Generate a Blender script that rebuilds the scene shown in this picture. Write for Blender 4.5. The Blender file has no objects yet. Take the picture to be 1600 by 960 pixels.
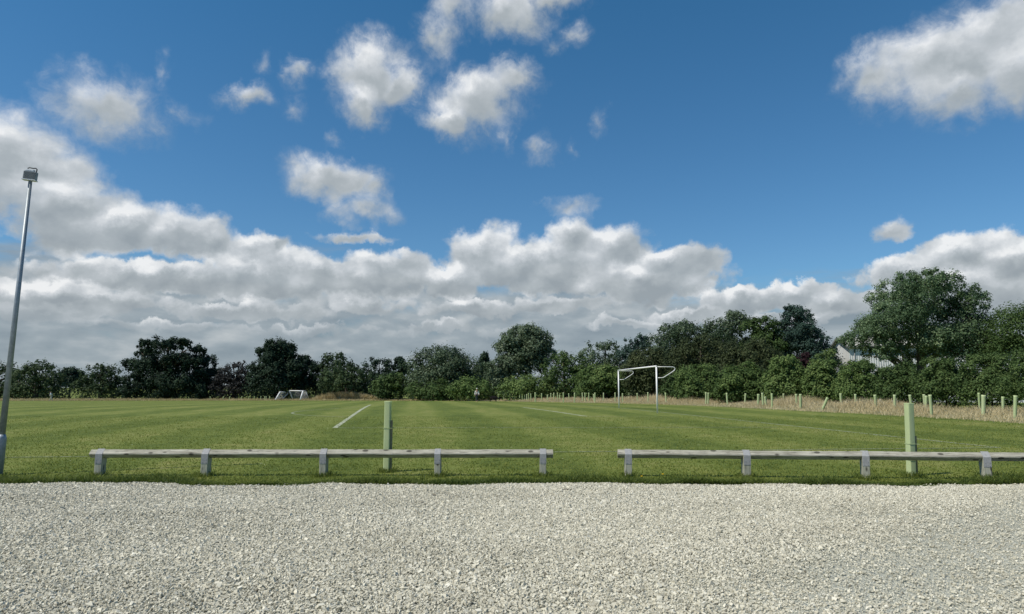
import bpy, bmesh, math, random
import numpy as np
from mathutils import Vector, Matrix
R = math.radians
scene = bpy.context.scene
COL = scene.collection

# ------------------------------------------------------------------ camera
F_PX, HORIZON, CAM_Z = 1050.0, 605.0, 1.36          # focal length in photo pixels, horizon row, eye height
PITCH = math.atan((HORIZON - 480.0) / F_PX)
cam_d = bpy.data.cameras.new("camera")
cam = bpy.data.objects.new("camera", cam_d)
COL.objects.link(cam)
cam_d.sensor_width = 36.0
cam_d.lens = 36.0 * F_PX / 1600.0
cam_d.clip_start, cam_d.clip_end = 0.05, 9000.0
cam.location = (0, 0, CAM_Z)
cam.rotation_euler = (math.pi / 2 + PITCH, 0, 0)
scene.camera = cam


def ray(px, py):
    x, y = (px - 800.0) / F_PX, (480.0 - py) / F_PX
    return np.array([x, math.cos(PITCH) - y * math.sin(PITCH), math.sin(PITCH) + y * math.cos(PITCH)])


def at(px, py, Y):
    """point seen at a photo pixel, at ground distance Y in front of the camera"""
    d = ray(px, py)
    return Vector((d[0] / d[1] * Y, Y, CAM_Z + d[2] / d[1] * Y))


# ------------------------------------------------------------------ light
SUN_EL = R(53)
SUN_AZ = math.atan2(-0.905, -0.425)                    # clockwise from +Y
SUN_DIR = Vector((math.sin(SUN_AZ) * math.cos(SUN_EL), math.cos(SUN_AZ) * math.cos(SUN_EL), math.sin(SUN_EL)))
sd = bpy.data.lights.new("sun", 'SUN')
sd.energy, sd.angle, sd.color = 4.3, R(0.5), (1.0, 0.93, 0.81)
sun = bpy.data.objects.new("sun", sd)
sun.rotation_euler = SUN_DIR.to_track_quat('Z', 'Y').to_euler()
sun.location = (-40, -10, 60)
COL.objects.link(sun)

scene.view_settings.view_transform = 'Standard'
scene.view_settings.look = 'None'
scene.view_settings.exposure = 0.0
scene.view_settings.gamma = 1.0
scene.view_settings.use_curve_mapping = False
scene.cycles.max_bounces = 6
scene.cycles.diffuse_bounces = 3
scene.cycles.glossy_bounces = 2
scene.cycles.transmission_bounces = 4
scene.cycles.transparent_max_bounces = 4
scene.cycles.caustics_reflective = False
scene.cycles.caustics_refractive = False

# ------------------------------------------------------------------ sky with clouds (direction space)
SKY_STRENGTH = 0.085
world = bpy.data.worlds.new("World")
scene.world = world
world.use_nodes = True
world.cycles.sampling_method = 'MANUAL'
world.cycles.sample_map_resolution = 512


class NT:
    """small helper for writing node trees as expressions"""
    def __init__(self, tree):
        self.t = tree
        tree.nodes.clear()

    def n(self, kind, **kw):
        nd = self.t.nodes.new(kind)
        for k, v in kw.items():
            setattr(nd, k, v)
        return nd

    def put(self, sock, v):
        if v is None:
            return
        if isinstance(v, bpy.types.NodeSocket):
            self.t.links.new(v, sock)
        else:
            sock.default_value = v

    def m(self, op, a, b=None, c=None, clamp=False):
        nd = self.n('ShaderNodeMath', operation=op, use_clamp=clamp)
        for i, v in enumerate((a, b, c)):
            self.put(nd.inputs[i], v)
        return nd.outputs[0]

    def vm(self, op, a, b=None, c=None, scale=None):
        nd = self.n('ShaderNodeVectorMath', operation=op)
        for i, v in enumerate((a, b, c)):
            self.put(nd.inputs[i], v)
        if scale is not None:
            self.put(nd.inputs['Scale'], scale)
        return nd.outputs['Value'] if op in ('LENGTH', 'DOT_PRODUCT', 'DISTANCE') else nd.outputs[0]

    def noise(self, vec, scale, detail=4, rough=0.5, dist=0.0, color=False, w=None, lac=2.0):
        nd = self.n('ShaderNodeTexNoise')
        if w is not None:
            nd.noise_dimensions = '4D'
            nd.inputs['W'].default_value = w
        self.put(nd.inputs['Vector'], vec)
        self.put(nd.inputs['Scale'], scale)
        nd.inputs['Detail'].default_value = detail
        nd.inputs['Roughness'].default_value = rough
        nd.inputs['Distortion'].default_value = dist
        nd.inputs['Lacunarity'].default_value = lac
        return nd.outputs['Color'] if color else nd.outputs[0]

    def mix(self, fac, a, b, blend='MIX'):
        nd = self.n('ShaderNodeMix', data_type='RGBA', blend_type=blend)
        self.put(nd.inputs[0], fac)
        self.put(nd.inputs[6], a)
        self.put(nd.inputs[7], b)
        return nd.outputs[2]

    def mr(self, v, a, b, c=0.0, d=1.0, smooth=False):
        nd = self.n('ShaderNodeMapRange', interpolation_type='SMOOTHSTEP' if smooth else 'LINEAR')
        for i, x in enumerate((v, a, b, c, d)):
            self.put(nd.inputs[i], x)
        return nd.outputs[0]

    def ramp(self, fac, stops):
        nd = self.n('ShaderNodeValToRGB')
        cr = nd.color_ramp
        while len(cr.elements) < len(stops):
            cr.elements.new(0.5)
        for e, (p, c) in zip(cr.elements, stops):
            e.position = p
            e.color = (*c, 1.0)
        self.put(nd.inputs[0], fac)
        return nd.outputs[0]


def az_el(px, py):
    d = ray(px, py)
    d = d / np.linalg.norm(d)
    return math.atan2(d[0], d[1]), math.asin(d[2])


# cumulus clouds: photo x, y, half width, half height, body (1 = dense, less = wispy)
CLOUDS = [
    (582, 118, 84, 66, 1.0), (632, 132, 46, 42, .9), (570, 165, 48, 32, .95),
    (745, 160, 88, 54, 1.0), (800, 130, 52, 36, .8), (700, 186, 48, 30, .95),
    (800, 22, 78, 46, .95), (860, -10, 70, 26, .8), (680, 50, 48, 52, .6), (705, 5, 55, 30, .65),
    (900, 48, 36, 22, .5), (862, 70, 34, 18, .4),
    (388, 150, 38, 24, .75), (466, 108, 30, 28, .6), (406, 98, 22, 20, .4), (455, 172, 26, 24, .38),
    (168, 160, 98, 52, .78), (128, 148, 56, 40, .6), (262, 100, 18, 24, .32), (292, 175, 36, 20, .35),
    (525, 274, 88, 36, .9), (580, 290, 48, 36, .6), (570, 325, 60, 28, .42),
    (840, 230, 32, 24, .48), (888, 230, 16, 16, .42), (788, 210, 16, 24, .42), (942, 184, 22, 28, .42), (515, 213, 16, 14, .35),
    (1475, 108, 120, 66, 1.0), (1565, 60, 96, 62, 1.0), (1375, 115, 62, 46, .85), (1490, 158, 66, 38, .85), (1600, 110, 70, 56, .95),
    (1390, 350, 32, 22, .55), (890, 322, 50, 20, .45), (556, 371, 66, 12, .55),
    (10, 245, 95, 74, 1.0), (80, 262, 66, 40, .85), (-60, 290, 110, 46, .9),
    (115, 330, 88, 48, 1.0), (210, 352, 90, 44, 1.0), (300, 372, 90, 42, 1.0), (400, 385, 70, 32, .9), (432, 380, 34, 24, .9),
    (430, 425, 110, 42, 1.0), (250, 430, 200, 26, .9), (610, 432, 76, 42, 1.0), (530, 440, 120, 40, 1.0), (40, 462, 150, 28, .9),
    (900, 372, 66, 44, 1.0), (760, 402, 80, 50, 1.0), (960, 388, 84, 50, 1.0), (840, 415, 150, 52, 1.0),
    (1060, 412, 76, 36, 1.0), (1000, 440, 140, 36, .95), (700, 445, 70, 34, .95),
    (1245, 470, 66, 26, .95), (1170, 478, 76, 26, .95), (1310, 482, 76, 28, .8),
    (1425, 430, 80, 36, .95), (1515, 405, 82, 44, 1.0), (1600, 410, 80, 46, 1.0), (1540, 450, 140, 36, .9),
    (60, 484, 90, 13, .6), (170, 470, 90, 15, .7), (380, 482, 130, 15, .75), (560, 478, 90, 14, .6), (480, 512, 120, 9, .5), (740, 486, 80, 15, .75), (870, 480, 90, 15, .7),
    (980, 508, 80, 9, .5), (700, 516, 110, 8, .45), (1090, 492, 90, 12, .65), (270, 508, 110, 8, .45), (1250, 505, 110, 10, .6),
]


def build_world():
    w = NT(world.node_tree)
    sky = w.n('ShaderNodeTexSky', sky_type='NISHITA')
    sky.sun_disc = False
    sky.sun_elevation, sky.sun_rotation = SUN_EL, SUN_AZ
    sky.altitude, sky.air_density, sky.dust_density, sky.ozone_density = 0, 1.1, 0.05, 4.5
    K = 1.0 / SKY_STRENGTH                             # cloud radiance is written for exposure 0
    d = w.n('ShaderNodeTexCoord').outputs['Generated']
    sep = w.n('ShaderNodeSeparateXYZ')
    w.put(sep.inputs[0], d)
    az = w.m('ARCTAN2', sep.outputs[0], sep.outputs[1])
    el = w.m('ARCSINE', sep.outputs[2])
    cmb = w.n('ShaderNodeCombineXYZ')
    w.put(cmb.inputs[0], az)
    w.put(cmb.inputs[1], el)
    P = cmb.outputs[0]
    # turbulent displacement of the outline
    w1 = w.vm('SUBTRACT', w.noise(P, 9, 3, .5, color=True), (.5, .5, .5))
    w2 = w.vm('SUBTRACT', w.noise(P, 34, 6, .62, color=True, w=3.1), (.5, .5, .5))
    Pw = w.vm('MULTIPLY_ADD', w1, (.085, .060, 0), P)
    Pw = w.vm('MULTIPLY_ADD', w2, (.052, .044, 0), Pw)
    f1 = f2 = None
    for px, py, rx, ry, g in CLOUDS:
        a, e = az_el(px, py)
        if py < 340:
            rx, ry = rx * 1.16, ry * 1.16
        S = (F_PX / rx, F_PX / ry, 0)
        # light comes from upper left: the lit field sits a little higher and to the left
        for which, (ox, oy) in enumerate(((0, 0), (-.16, .46))):
            v = w.vm('MULTIPLY_ADD', Pw, S, (-a * S[0] - ox, -e * S[1] - oy, 0))
            f = w.m('MULTIPLY_ADD', w.vm('LENGTH', v), -g, g)
            if which == 0:
                f1 = f if f1 is None else w.m('SMOOTH_MAX', f1, f, .16)
            else:
                f2 = f if f2 is None else w.m('SMOOTH_MAX', f2, f, .16)
    # fine break-up
    nb = w.noise(P, 26, 7, .6, .3, w=1.7)
    body = w.m('MULTIPLY_ADD', w.m('SUBTRACT', nb, .5), .62, f1)
    vP = w.vm('MULTIPLY', w.vm('MULTIPLY_ADD', w2, (.030, .026, 0), P), (1, 1.35, 1))

    def vor(vec, sc):
        nd = w.n('ShaderNodeTexVoronoi', voronoi_dimensions='2D')
        w.put(nd.inputs['Vector'], vec)
        nd.inputs['Scale'].default_value = sc
        return nd.outputs['Distance']
    vd = vor(vP, 21)
    vds = vor(w.vm('ADD', vP, (-.009, .018, 0)), 21)
    ve = vor(vP, 52)
    puff = w.m('ADD', w.m('MULTIPLY', w.m('SUBTRACT', .42, vd), .7), w.m('MULTIPLY', w.m('SUBTRACT', .42, ve), .4))
    low = w.mr(el, .30, .17, .25, 1.0)
    body = w.m('ADD', body, w.m('MULTIPLY', puff, w.m('MULTIPLY', low, .42)))
    alpha = w.mr(body, w.mr(el, .14, .34, -.03, .02), w.mr(el, .14, .34, .20, .74), 0, 1, True)
    # wisps: torn thin edges on the high clouds
    ws = w.noise(w.vm('ADD', w.vm('MULTIPLY', P, (1, 1.25, 1)), w.vm('SCALE', w1, scale=.12)), 30, 8, .68, .8, w=9.3)
    torn = w.mr(ws, .36, .62, 0, 1)
    thin = w.m('MULTIPLY', w.m('SUBTRACT', 1.0, w.mr(body, .25, .6, 0, 1)), w.mr(el, .2, .34, 0, .85))
    alpha = w.m('MULTIPLY', alpha, w.m('SUBTRACT', 1.0, w.m('MULTIPLY', thin, w.m('SUBTRACT', 1.0, torn))))
    # billow relief: difference of the noise towards the sun
    sP = w.vm('MULTIPLY', P, (1, 1.5, 1))
    na = w.noise(sP, 17, 6, .55, w=5.2)
    nb2 = w.noise(w.vm('ADD', sP, (-.011, .022, 0)), 17, 6, .55, w=5.2)
    rel = w.m('SUBTRACT', na, nb2)
    lit = w.m('ADD', w.m('MULTIPLY', w.m('SUBTRACT', f2, f1), .86), w.m('MULTIPLY', rel, w.mr(el, .14, .34, 1.1, .75)))
    lit = w.m('ADD', lit, w.m('MULTIPLY', w.m('ADD', w.m('MULTIPLY', w.m('SUBTRACT', vds, vd), .36), w.m('MULTIPLY', puff, .20)), low))
    lit = w.m('ADD', lit, .60)
    # distant low clouds are greyer underneath
    elk = w.mr(el, .06, .34, 0, 1)
    lit = w.m('ADD', lit, w.mr(el, .07, .40, -.10, .12))
    lit = w.m('MAXIMUM', w.m('MINIMUM', lit, 1.0), 0.0)
    ccol = w.ramp(lit, [(0.0, (.315, .36, .395)), (.36, (.415, .46, .49)), (.66, (.55, .59, .625)), (.86, (.71, .74, .765)), (1.0, (.87, .885, .895))])
    # grey stratus bank near the horizon, layered and streaky
    bP = w.vm('MULTIPLY', P, (1.0, 4.2, 1))
    bn = w.noise(bP, 5.5, 6, .58, .4, w=2.0)
    bn2 = w.noise(w.vm('MULTIPLY', P, (1, 2.6, 1)), 10, 5, .52, .2, w=8.0)
    bn3 = w.noise(w.vm('ADD', w.vm('MULTIPLY', P, (1, 2.6, 1)), (-.012, .026, 0)), 10, 5, .52, .2, w=8.0)
    edge = w.m('MULTIPLY_ADD', w.m('SUBTRACT', bn, .5), .16, el)
    edge = w.m('ADD', edge, w.mr(w.m('ABSOLUTE', w.m('SUBTRACT', az, .42)), 0, .24, .035, 0, True))
    ba = w.mr(edge, .125, .185, .97, 0, True)
    ba = w.m('MULTIPLY', ba, w.mr(bn2, .28, .44, .82, 1.0, True))
    bl = w.m('ADD', w.m('MULTIPLY', w.m('SUBTRACT', bn2, bn3), 2.4), w.mr(bn, .3, .7, .22, .62))
    bcol = w.ramp(bl, [(0.0, (.25, .305, .35)), (.5, (.335, .39, .43)), (1.0, (.52, .555, .575))])
    tint = w.n('ShaderNodeCombineXYZ')
    w.put(tint.inputs[0], w.mr(el, .18, .55, .66, .44))
    tint.inputs[1].default_value, tint.inputs[2].default_value = .98, 1.15
    blue = w.vm('MULTIPLY', sky.outputs[0], tint.outputs[0])
    col = w.mix(w.m('MULTIPLY', ba, w.mr(el, -.02, .0, 0, 1)), blue, w.vm('SCALE', bcol, scale=K))
    # cumulus fade into the bank close to the horizon
    ca = w.m('MULTIPLY', alpha, w.mr(el, .05, .11, 0.0, .97, True))
    col = w.mix(ca, col, w.vm('SCALE', ccol, scale=K))
    bg = w.n('ShaderNodeBackground')
    w.put(bg.inputs[0], col)
    bg.inputs[1].default_value = SKY_STRENGTH
    out = w.n('ShaderNodeOutputWorld')
    w.put(out.inputs[0], bg.outputs[0])


build_world()

# ------------------------------------------------------------------ helpers
rng = np.random.default_rng(11)
random.seed(5)

KNOT_Y = [-400.0, 36.0] + [36.0 + k for k in range(1, 21)] + [230.0, 300.0, 6000.0]


def _z0(y):
    s = .0135
    if y <= 36:
        return 0.0
    if y <= 56:
        return -s * (y - 36) ** 2 / 40.0
    if y <= 230:
        return -s * (y - 46)
    if y <= 300:
        return -s * (230 - 46) - s * .5 * (y - 230)
    return -s * (230 - 46) - s * .5 * 70


KNOT_Z = [_z0(y) for y in KNOT_Y]


def zf(y):
    return np.interp(y, KNOT_Y, KNOT_Z)


def G(px, py):
    """ground point under a photo pixel"""
    d = ray(px, py)
    k = d[2] / d[1]
    lo, hi = 1.0, 400.0
    f = lambda Y: CAM_Z + k * Y - float(zf(Y))
    for _ in range(60):
        m = .5 * (lo + hi)
        if f(m) > 0:
            lo = m
        else:
            hi = m
    return Vector((d[0] / d[1] * lo, lo, float(zf(lo))))


def tag(o, label=None, cat=None, group=None, kind=None):
    if label:
        o['label'] = label
    if cat:
        o['category'] = cat
    if group:
        o['group'] = group
    if kind:
        o['kind'] = kind
    return o


def link(o, parent=None):
    COL.objects.link(o)
    if parent is not None:
        o.parent = parent
    return o


def empty(name, loc, label, cat, group=None, rz=0.0):
    o = bpy.data.objects.new(name, None)
    o.empty_display_size = .2
    o.location = loc
    o.rotation_euler = (0, 0, rz)
    link(o)
    return tag(o, label, cat, group)


def np_mesh(name, V, Fc, mat=None, attrs=None, smooth=False):
    V = np.asarray(V, dtype=np.float32)
    Fc = np.asarray(Fc, dtype=np.int32)
    me = bpy.data.meshes.new(name)
    k = Fc.shape[1]
    me.vertices.add(len(V))
    me.vertices.foreach_set('co', V.ravel())
    me.loops.add(Fc.size)
    me.loops.foreach_set('vertex_index', Fc.ravel())
    me.polygons.add(len(Fc))
    me.polygons.foreach_set('loop_start', np.arange(0, Fc.size, k, dtype=np.int32))
    me.polygons.foreach_set('use_smooth', np.full(len(Fc), smooth, dtype=bool))
    for an, av in (attrs or {}).items():
        at_ = me.attributes.new(an, 'FLOAT', 'POINT')
        at_.data.foreach_set('value', np.asarray(av, dtype=np.float32))
    me.update(calc_edges=True)
    if mat:
        me.materials.append(mat)
    return me


def np_obj(name, V, Fc, mat=None, parent=None, attrs=None, smooth=False, loc=None):
    o = bpy.data.objects.new(name, np_mesh(name, V, Fc, mat, attrs, smooth))
    if loc is not None:
        o.location = loc
    return link(o, parent)


class MB:
    """collects primitives, builds ONE mesh object"""
    def __init__(self):
        self.bm = bmesh.new()

    def box(self, c, s, rot=None, bevel=0.0):
        r = bmesh.ops.create_cube(self.bm, size=1.0)
        M = Matrix.Translation(c) @ (rot.to_4x4() if rot else Matrix()) @ Matrix.Diagonal((*s, 1))
        bmesh.ops.transform(self.bm, matrix=M, verts=r['verts'])
        if bevel:
            es = list({e for v in r['verts'] for e in v.link_edges})
            bmesh.ops.bevel(self.bm, geom=es, offset=bevel, segments=2, affect='EDGES', profile=.7)
        return self

    def tube(self, pts, radii, n=12, cap=True, smooth=True):
        pts = [Vector(p) for p in pts]
        if not hasattr(radii, '__len__'):
            radii = [radii] * len(pts)
        rings = []
        ref = None
        for i, p in enumerate(pts):
            t = (pts[min(i + 1, len(pts) - 1)] - pts[max(i - 1, 0)]).normalized()
            if ref is None:
                ref = Vector((1, 0, 0)) if abs(t.x) < .8 else Vector((0, 1, 0))
            u = (ref - t * ref.dot(t)).normalized()
            ref = u
            v = t.cross(u)
            rings.append([self.bm.verts.new(p + (u * math.cos(a) + v * math.sin(a)) * radii[i])
                          for a in [2 * math.pi * k / n for k in range(n)]])
        for a, b in zip(rings, rings[1:]):
            for k in range(n):
                f = self.bm.faces.new((a[k], a[(k + 1) % n], b[(k + 1) % n], b[k]))
                f.smooth = smooth
        if cap:
            self.bm.faces.new(list(reversed(rings[0])))
            self.bm.faces.new(rings[-1])
        return self

    def prism(self, profile, x0, x1):
        """profile in (y, z), extruded along x"""
        a = [self.bm.verts.new((x0, y, z)) for y, z in profile]
        b = [self.bm.verts.new((x1, y, z)) for y, z in profile]
        n = len(profile)
        for k in range(n):
            self.bm.faces.new((a[k], a[(k + 1) % n], b[(k + 1) % n], b[k]))
        self.bm.faces.new(list(reversed(a)))
        self.bm.faces.new(b)
        return self

    def build(self, name, mat, parent=None, recalc=True):
        if recalc:
            bmesh.ops.recalc_face_normals(self.bm, faces=self.bm.faces[:])
        me = bpy.data.meshes.new(name)
        self.bm.to_mesh(me)
        self.bm.free()
        me.materials.append(mat)
        return link(bpy.data.objects.new(name, me), parent)


def new_mat(name):
    m = bpy.data.materials.new(name)
    m.use_nodes = True
    return m, NT(m.node_tree)


def finish(m, w, color, rough=.7, spec=.3, bump=None, bstr=.3, bdist=.01, metal=0.0, trans=None, trans_fac=.3):
    p = w.n('ShaderNodeBsdfPrincipled')
    w.put(p.inputs['Base Color'], color)
    w.put(p.inputs['Roughness'], rough)
    p.inputs['Specular IOR Level'].default_value = spec
    p.inputs['Metallic'].default_value = metal
    if bump is not None:
        b = w.n('ShaderNodeBump')
        b.inputs['Strength'].default_value = bstr
        b.inputs['Distance'].default_value = bdist
        w.put(b.inputs['Height'], bump)
        w.put(p.inputs['Normal'], b.outputs[0])
    sh = p.outputs[0]
    if trans is not None:
        t = w.n('ShaderNodeBsdfTranslucent')
        w.put(t.inputs[0], trans)
        mx = w.n('ShaderNodeMixShader')
        mx.inputs[0].default_value = trans_fac
        w.put(mx.inputs[1], sh)
        w.put(mx.inputs[2], t.outputs[0])
        sh = mx.outputs[0]
    o = w.n('ShaderNodeOutputMaterial')
    w.put(o.inputs[0], sh)
    return m


def geo_pos(w):
    return w.n('ShaderNodeNewGeometry').outputs['Position']


def attr(w, name):
    a = w.n('ShaderNodeAttribute', attribute_name=name)
    return a.outputs['Fac']


def c4(c):
    return (*c, 1.0)


# ------------------------------------------------------------------ materials
def field_material():
    m, w = new_mat('field_turf')
    P = geo_pos(w)
    sx = w.n('ShaderNodeSeparateXYZ')
    w.put(sx.inputs[0], P)
    s = w.m('MULTIPLY_ADD', sx.outputs[1], .143, sx.outputs[0])
    s = w.m('ADD', s, w.m('MULTIPLY', w.noise(P, .12, 2), 1.6))
    stripe = w.m('SINE', w.m('MULTIPLY', s, 2 * math.pi / 4.1))
    stripe2 = w.m('SINE', w.m('MULTIPLY', s, 2 * math.pi / 1.37))
    n1 = w.noise(P, .18, 4, .6)
    n2 = w.noise(P, 1.4, 5, .65)
    n3 = w.noise(w.vm('MULTIPLY', P, (1, 1, .3)), 22, 4, .7)
    v = w.m('MULTIPLY_ADD', stripe, .115, .5)
    v = w.m('MULTIPLY_ADD', stripe2, .03, v)
    v = w.m('ADD', v, w.m('MULTIPLY', w.m('SUBTRACT', n1, .5), .45))
    v = w.m('ADD', v, w.m('MULTIPLY', w.m('SUBTRACT', n2, .5), .8))
    v = w.m('ADD', v, w.m('MULTIPLY', w.m('SUBTRACT', n3, .5), 1.15))
    v = w.m('MULTIPLY_ADD', w.m('SUBTRACT', v, .5), 1.45, .52)
    v = w.m('ADD', v, w.m('MULTIPLY', w.m('SUBTRACT', w.noise(P, 4.5, 5, .7), .5), .8))
    col = w.ramp(v, [(.08, (.064, .096, .017)), (.42, (.122, .160, .030)), (.7, (.170, .203, .044)), (1.0, (.29, .275, .10))])
    # scattered clover heads and dry specks
    vo = w.n('ShaderNodeTexVoronoi')
    w.put(vo.inputs['Vector'], P)
    vo.inputs['Scale'].default_value = 2.6
    spk = w.m('LESS_THAN', vo.outputs['Distance'], w.mr(w.noise(P, .5, 2), .40, .66, 0.0, .095))
    col = w.mix(w.m('MULTIPLY', spk, .8), col, c4((.52, .54, .36)))
    b = w.m('ADD', w.m('MULTIPLY', n3, 1.0), w.m('MULTIPLY', w.noise(P, 70, 2), .5))
    return finish(m, w, col, .85, .15, b, .6, .035)


def blade_material():
    m, w = new_mat('grass_blade')
    t = attr(w, 'tone')
    n1 = w.noise(geo_pos(w), .6, 3)
    v = w.m('ADD', w.m('MULTIPLY', t, .7), w.m('MULTIPLY', n1, .35))
    col = w.ramp(v, [(0, (.045, .080, .016)), (.27, (.072, .115, .022)), (.5, (.175, .218, .042)), (.78, (.27, .295, .07)), (1.0, (.38, .36, .16))])
    return finish(m, w, col, .6, .25, trans=col, trans_fac=.4)


def dry_material():
    m, w = new_mat('dry_grass_blade')
    t = attr(w, 'tone')
    n1 = w.noise(geo_pos(w), .25, 3)
    v = w.m('ADD', w.m('MULTIPLY', t, .75), w.m('MULTIPLY', n1, .4))
    col = w.ramp(v, [(.1, (.16, .165, .055)), (.35, (.39, .315, .155)), (.65, (.61, .51, .30)), (1.0, (.75, .67, .46))])
    return finish(m, w, col, .7, .2, trans=col, trans_fac=.3)


def gravel_base_material():
    m, w = new_mat('gravel_bed')
    P = geo_pos(w)
    vo = w.n('ShaderNodeTexVoronoi')
    w.put(vo.inputs['Vector'], P)
    vo.inputs['Scale'].default_value = 62
    n1 = w.noise(P, .5, 4, .6)
    wn = w.n('ShaderNodeTexWhiteNoise')
    w.put(wn.inputs['Vector'], vo.outputs['Position'])
    v = w.m('ADD', w.m('MULTIPLY', wn.outputs[0], .8), w.m('MULTIPLY', n1, .3))
    col = w.ramp(v, [(0, (.27, .275, .22)), (.35, (.42, .425, .345)), (.8, (.53, .53, .44)), (1, (.70, .69, .58))])
    return finish(m, w, col, .85, .25, w.m('SUBTRACT', 1.0, vo.outputs['Distance']), .9, .02)


def stone_material():
    m, w = new_mat('limestone_chipping')
    t = attr(w, 'tone')
    P = geo_pos(w)
    n1 = w.noise(w.vm('MULTIPLY', P, (.6, 1.4, 1)), .7, 4)
    v = w.m('ADD', w.m('MULTIPLY', t, .85), w.m('MULTIPLY', w.m('SUBTRACT', n1, .5), .45))
    v = w.m('ADD', v, w.m('MULTIPLY', w.m('SUBTRACT', w.noise(P, 90, 3), .5), .3))
    col = w.ramp(v, [(0, (.18, .163, .12)), (.2, (.41, .385, .295)), (.5, (.605, .572, .452)), (.85, (.74, .71, .59)), (1, (.86, .84, .76))])
    return finish(m, w, col, .8, .3)


def leaf_material(name, dark, mid, light, trans=.36, spec=.14, rough=.6):
    m, w = new_mat(name)
    t = attr(w, 'tone')
    col = w.ramp(t, [(0, dark), (.5, mid), (1, light)])
    return finish(m, w, col, rough, spec, trans=col, trans_fac=trans)


def bark_material():
    m, w = new_mat('bark')
    tc = w.n('ShaderNodeTexCoord').outputs['Object']
    n = w.noise(w.vm('MULTIPLY', tc, (6, 6, 1.2)), 2.0, 5, .65)
    col = w.ramp(n, [(.25, (.035, .03, .024)), (.7, (.12, .105, .085))])
    return finish(m, w, col, .9, .1, n, .8, .04)


def wood_material(name, cols, axis):
    m, w = new_mat(name)
    tc = w.n('ShaderNodeTexCoord').outputs['Object']
    info = w.n('ShaderNodeObjectInfo').outputs['Random']
    off = w.n('ShaderNodeCombineXYZ')
    w.put(off.inputs[0], w.m('MULTIPLY', info, 37.0))
    w.put(off.inputs[1], w.m('MULTIPLY', info, 11.0))
    P = w.vm('ADD', tc, off.outputs[0])
    sc = [17, 17, 17]
    sc[axis] = 1.1
    g = w.noise(w.vm('MULTIPLY', P, tuple(sc)), 2.2, 6, .65, .6)
    big = w.noise(P, 2.3, 4, .6)
    v = w.m('ADD', w.m('MULTIPLY', g, .8), w.m('MULTIPLY', big, .35))
    col = w.ramp(v, [(.36, cols[0]), (.54, cols[1]), (.74, cols[2])])
    kn = w.n('ShaderNodeTexVoronoi')
    ks = [9.0, 9.0, 9.0]
    ks[axis] = 4.2
    w.put(kn.inputs['Vector'], w.vm('MULTIPLY', P, tuple(ks)))
    kn.inputs['Scale'].default_value = 1.0
    col = w.mix(w.m('MULTIPLY', w.mr(kn.outputs['Distance'], .24, .15, 0, 1), .8), col, c4((.035, .032, .026)))
    ch = w.noise(w.vm('MULTIPLY', P, tuple(sc)), 5.0, 3, .5)
    crack = w.mr(ch, .60, .66, 0, 1)
    col = w.mix(w.m('MULTIPLY', crack, .6), col, c4((.06, .057, .048)))
    return finish(m, w, col, .85, .2, w.m('SUBTRACT', g, crack), .5, .006)


def plain(name, c, rough=.5, spec=.4, metal=0.0, var=.12, scale=6.0, trans=None, trans_fac=.3, bstr=.0):
    m, w = new_mat(name)
    n = w.noise(geo_pos(w), scale, 4, .6)
    lo = tuple(x * (1 - var) for x in c)
    hi = tuple(min(1, x * (1 + var)) for x in c)
    col = w.ramp(n, [(.3, lo), (.7, hi)])
    return finish(m, w, col, rough, spec, n if bstr else None, bstr, .005, metal, trans, trans_fac)


def corrugated_material():
    m, w = new_mat('corrugated_cladding')
    tc = w.n('ShaderNodeTexCoord').outputs['Object']
    s = w.n('ShaderNodeSeparateXYZ')
    w.put(s.inputs[0], tc)
    wave = w.m('SINE', w.m('MULTIPLY', s.outputs[0], 2 * math.pi / .27))
    n = w.noise(w.vm('MULTIPLY', tc, (1, 1, .3)), 1.2, 4, .6)
    col = w.ramp(n, [(.3, (.62, .63, .63)), (.7, (.76, .77, .76))])
    return finish(m, w, col, .5, .4, wave, .6, .04)


M = dict(
    field=field_material(), blade=blade_material(), dry=dry_material(),
    gravel=gravel_base_material(), stone=stone_material(), bark=bark_material(),
    rail=wood_material('weathered_rail', ((.13, .12, .092), (.35, .335, .27), (.53, .515, .43)), 0),
    post=wood_material('weathered_post', ((.20, .20, .15), (.38, .38, .30), (.50, .50, .40)), 2),
    zinc=plain('galvanised_strap', (.33, .335, .335), .7, .25, .05, .15, 40),
    galv=plain('galvanised_pole', (.27, .31, .34), .5, .5, .35, .18, 14),
    lampgrey=plain('floodlight_housing', (.25, .28, .30), .5, .4, .2, .12, 20),
    lampwhite=plain('floodlight_white', (.70, .72, .74), .45, .4, 0, .06, 20),
    lampdark=plain('dark_bracket', (.035, .04, .045), .5, .4, 0, .1, 20),
    white=plain('goal_white', (.86, .86, .85), .35, .5, 0, .03, 3),
    offwhite=plain('worn_white', (.62, .63, .60), .5, .4, 0, .1, 3),
    net=plain('net_cord', (.74, .75, .74), .8, .2, 0, .08, 8),
    clad=corrugated_material(), roof=plain('cement_roof', (.44, .43, .38), .85, .2, 0, .25, 1.2),
    trim=plain('grey_trim', (.22, .23, .23), .6, .3, 0, .1, 4),
    skin=plain('skin', (.48, .30, .22), .6, .3), cloth_white=plain('white_cotton', (.86, .86, .85), .9, .1),
    cloth_dark=plain('dark_trousers', (.055, .06, .075), .9, .1), cloth_pale=plain('pale_trousers', (.46, .46, .42), .9, .1),
    hair_white=plain('white_hair', (.62, .60, .57), .8, .2), hair_dark=plain('dark_hair', (.03, .025, .02), .8, .2),
    dog=plain('black_fur', (.012, .011, .011), .9, .1), yellow=plain('yellow_petal', (.80, .55, .02), .7, .2),
    stem=plain('green_stem', (.08, .13, .03), .7, .2),
    stake=plain('stake_wood', (.24, .22, .14), .85, .2, 0, .25, 18),
    tie=plain('black_tie', (.03, .03, .03), .5, .3),
)


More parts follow.
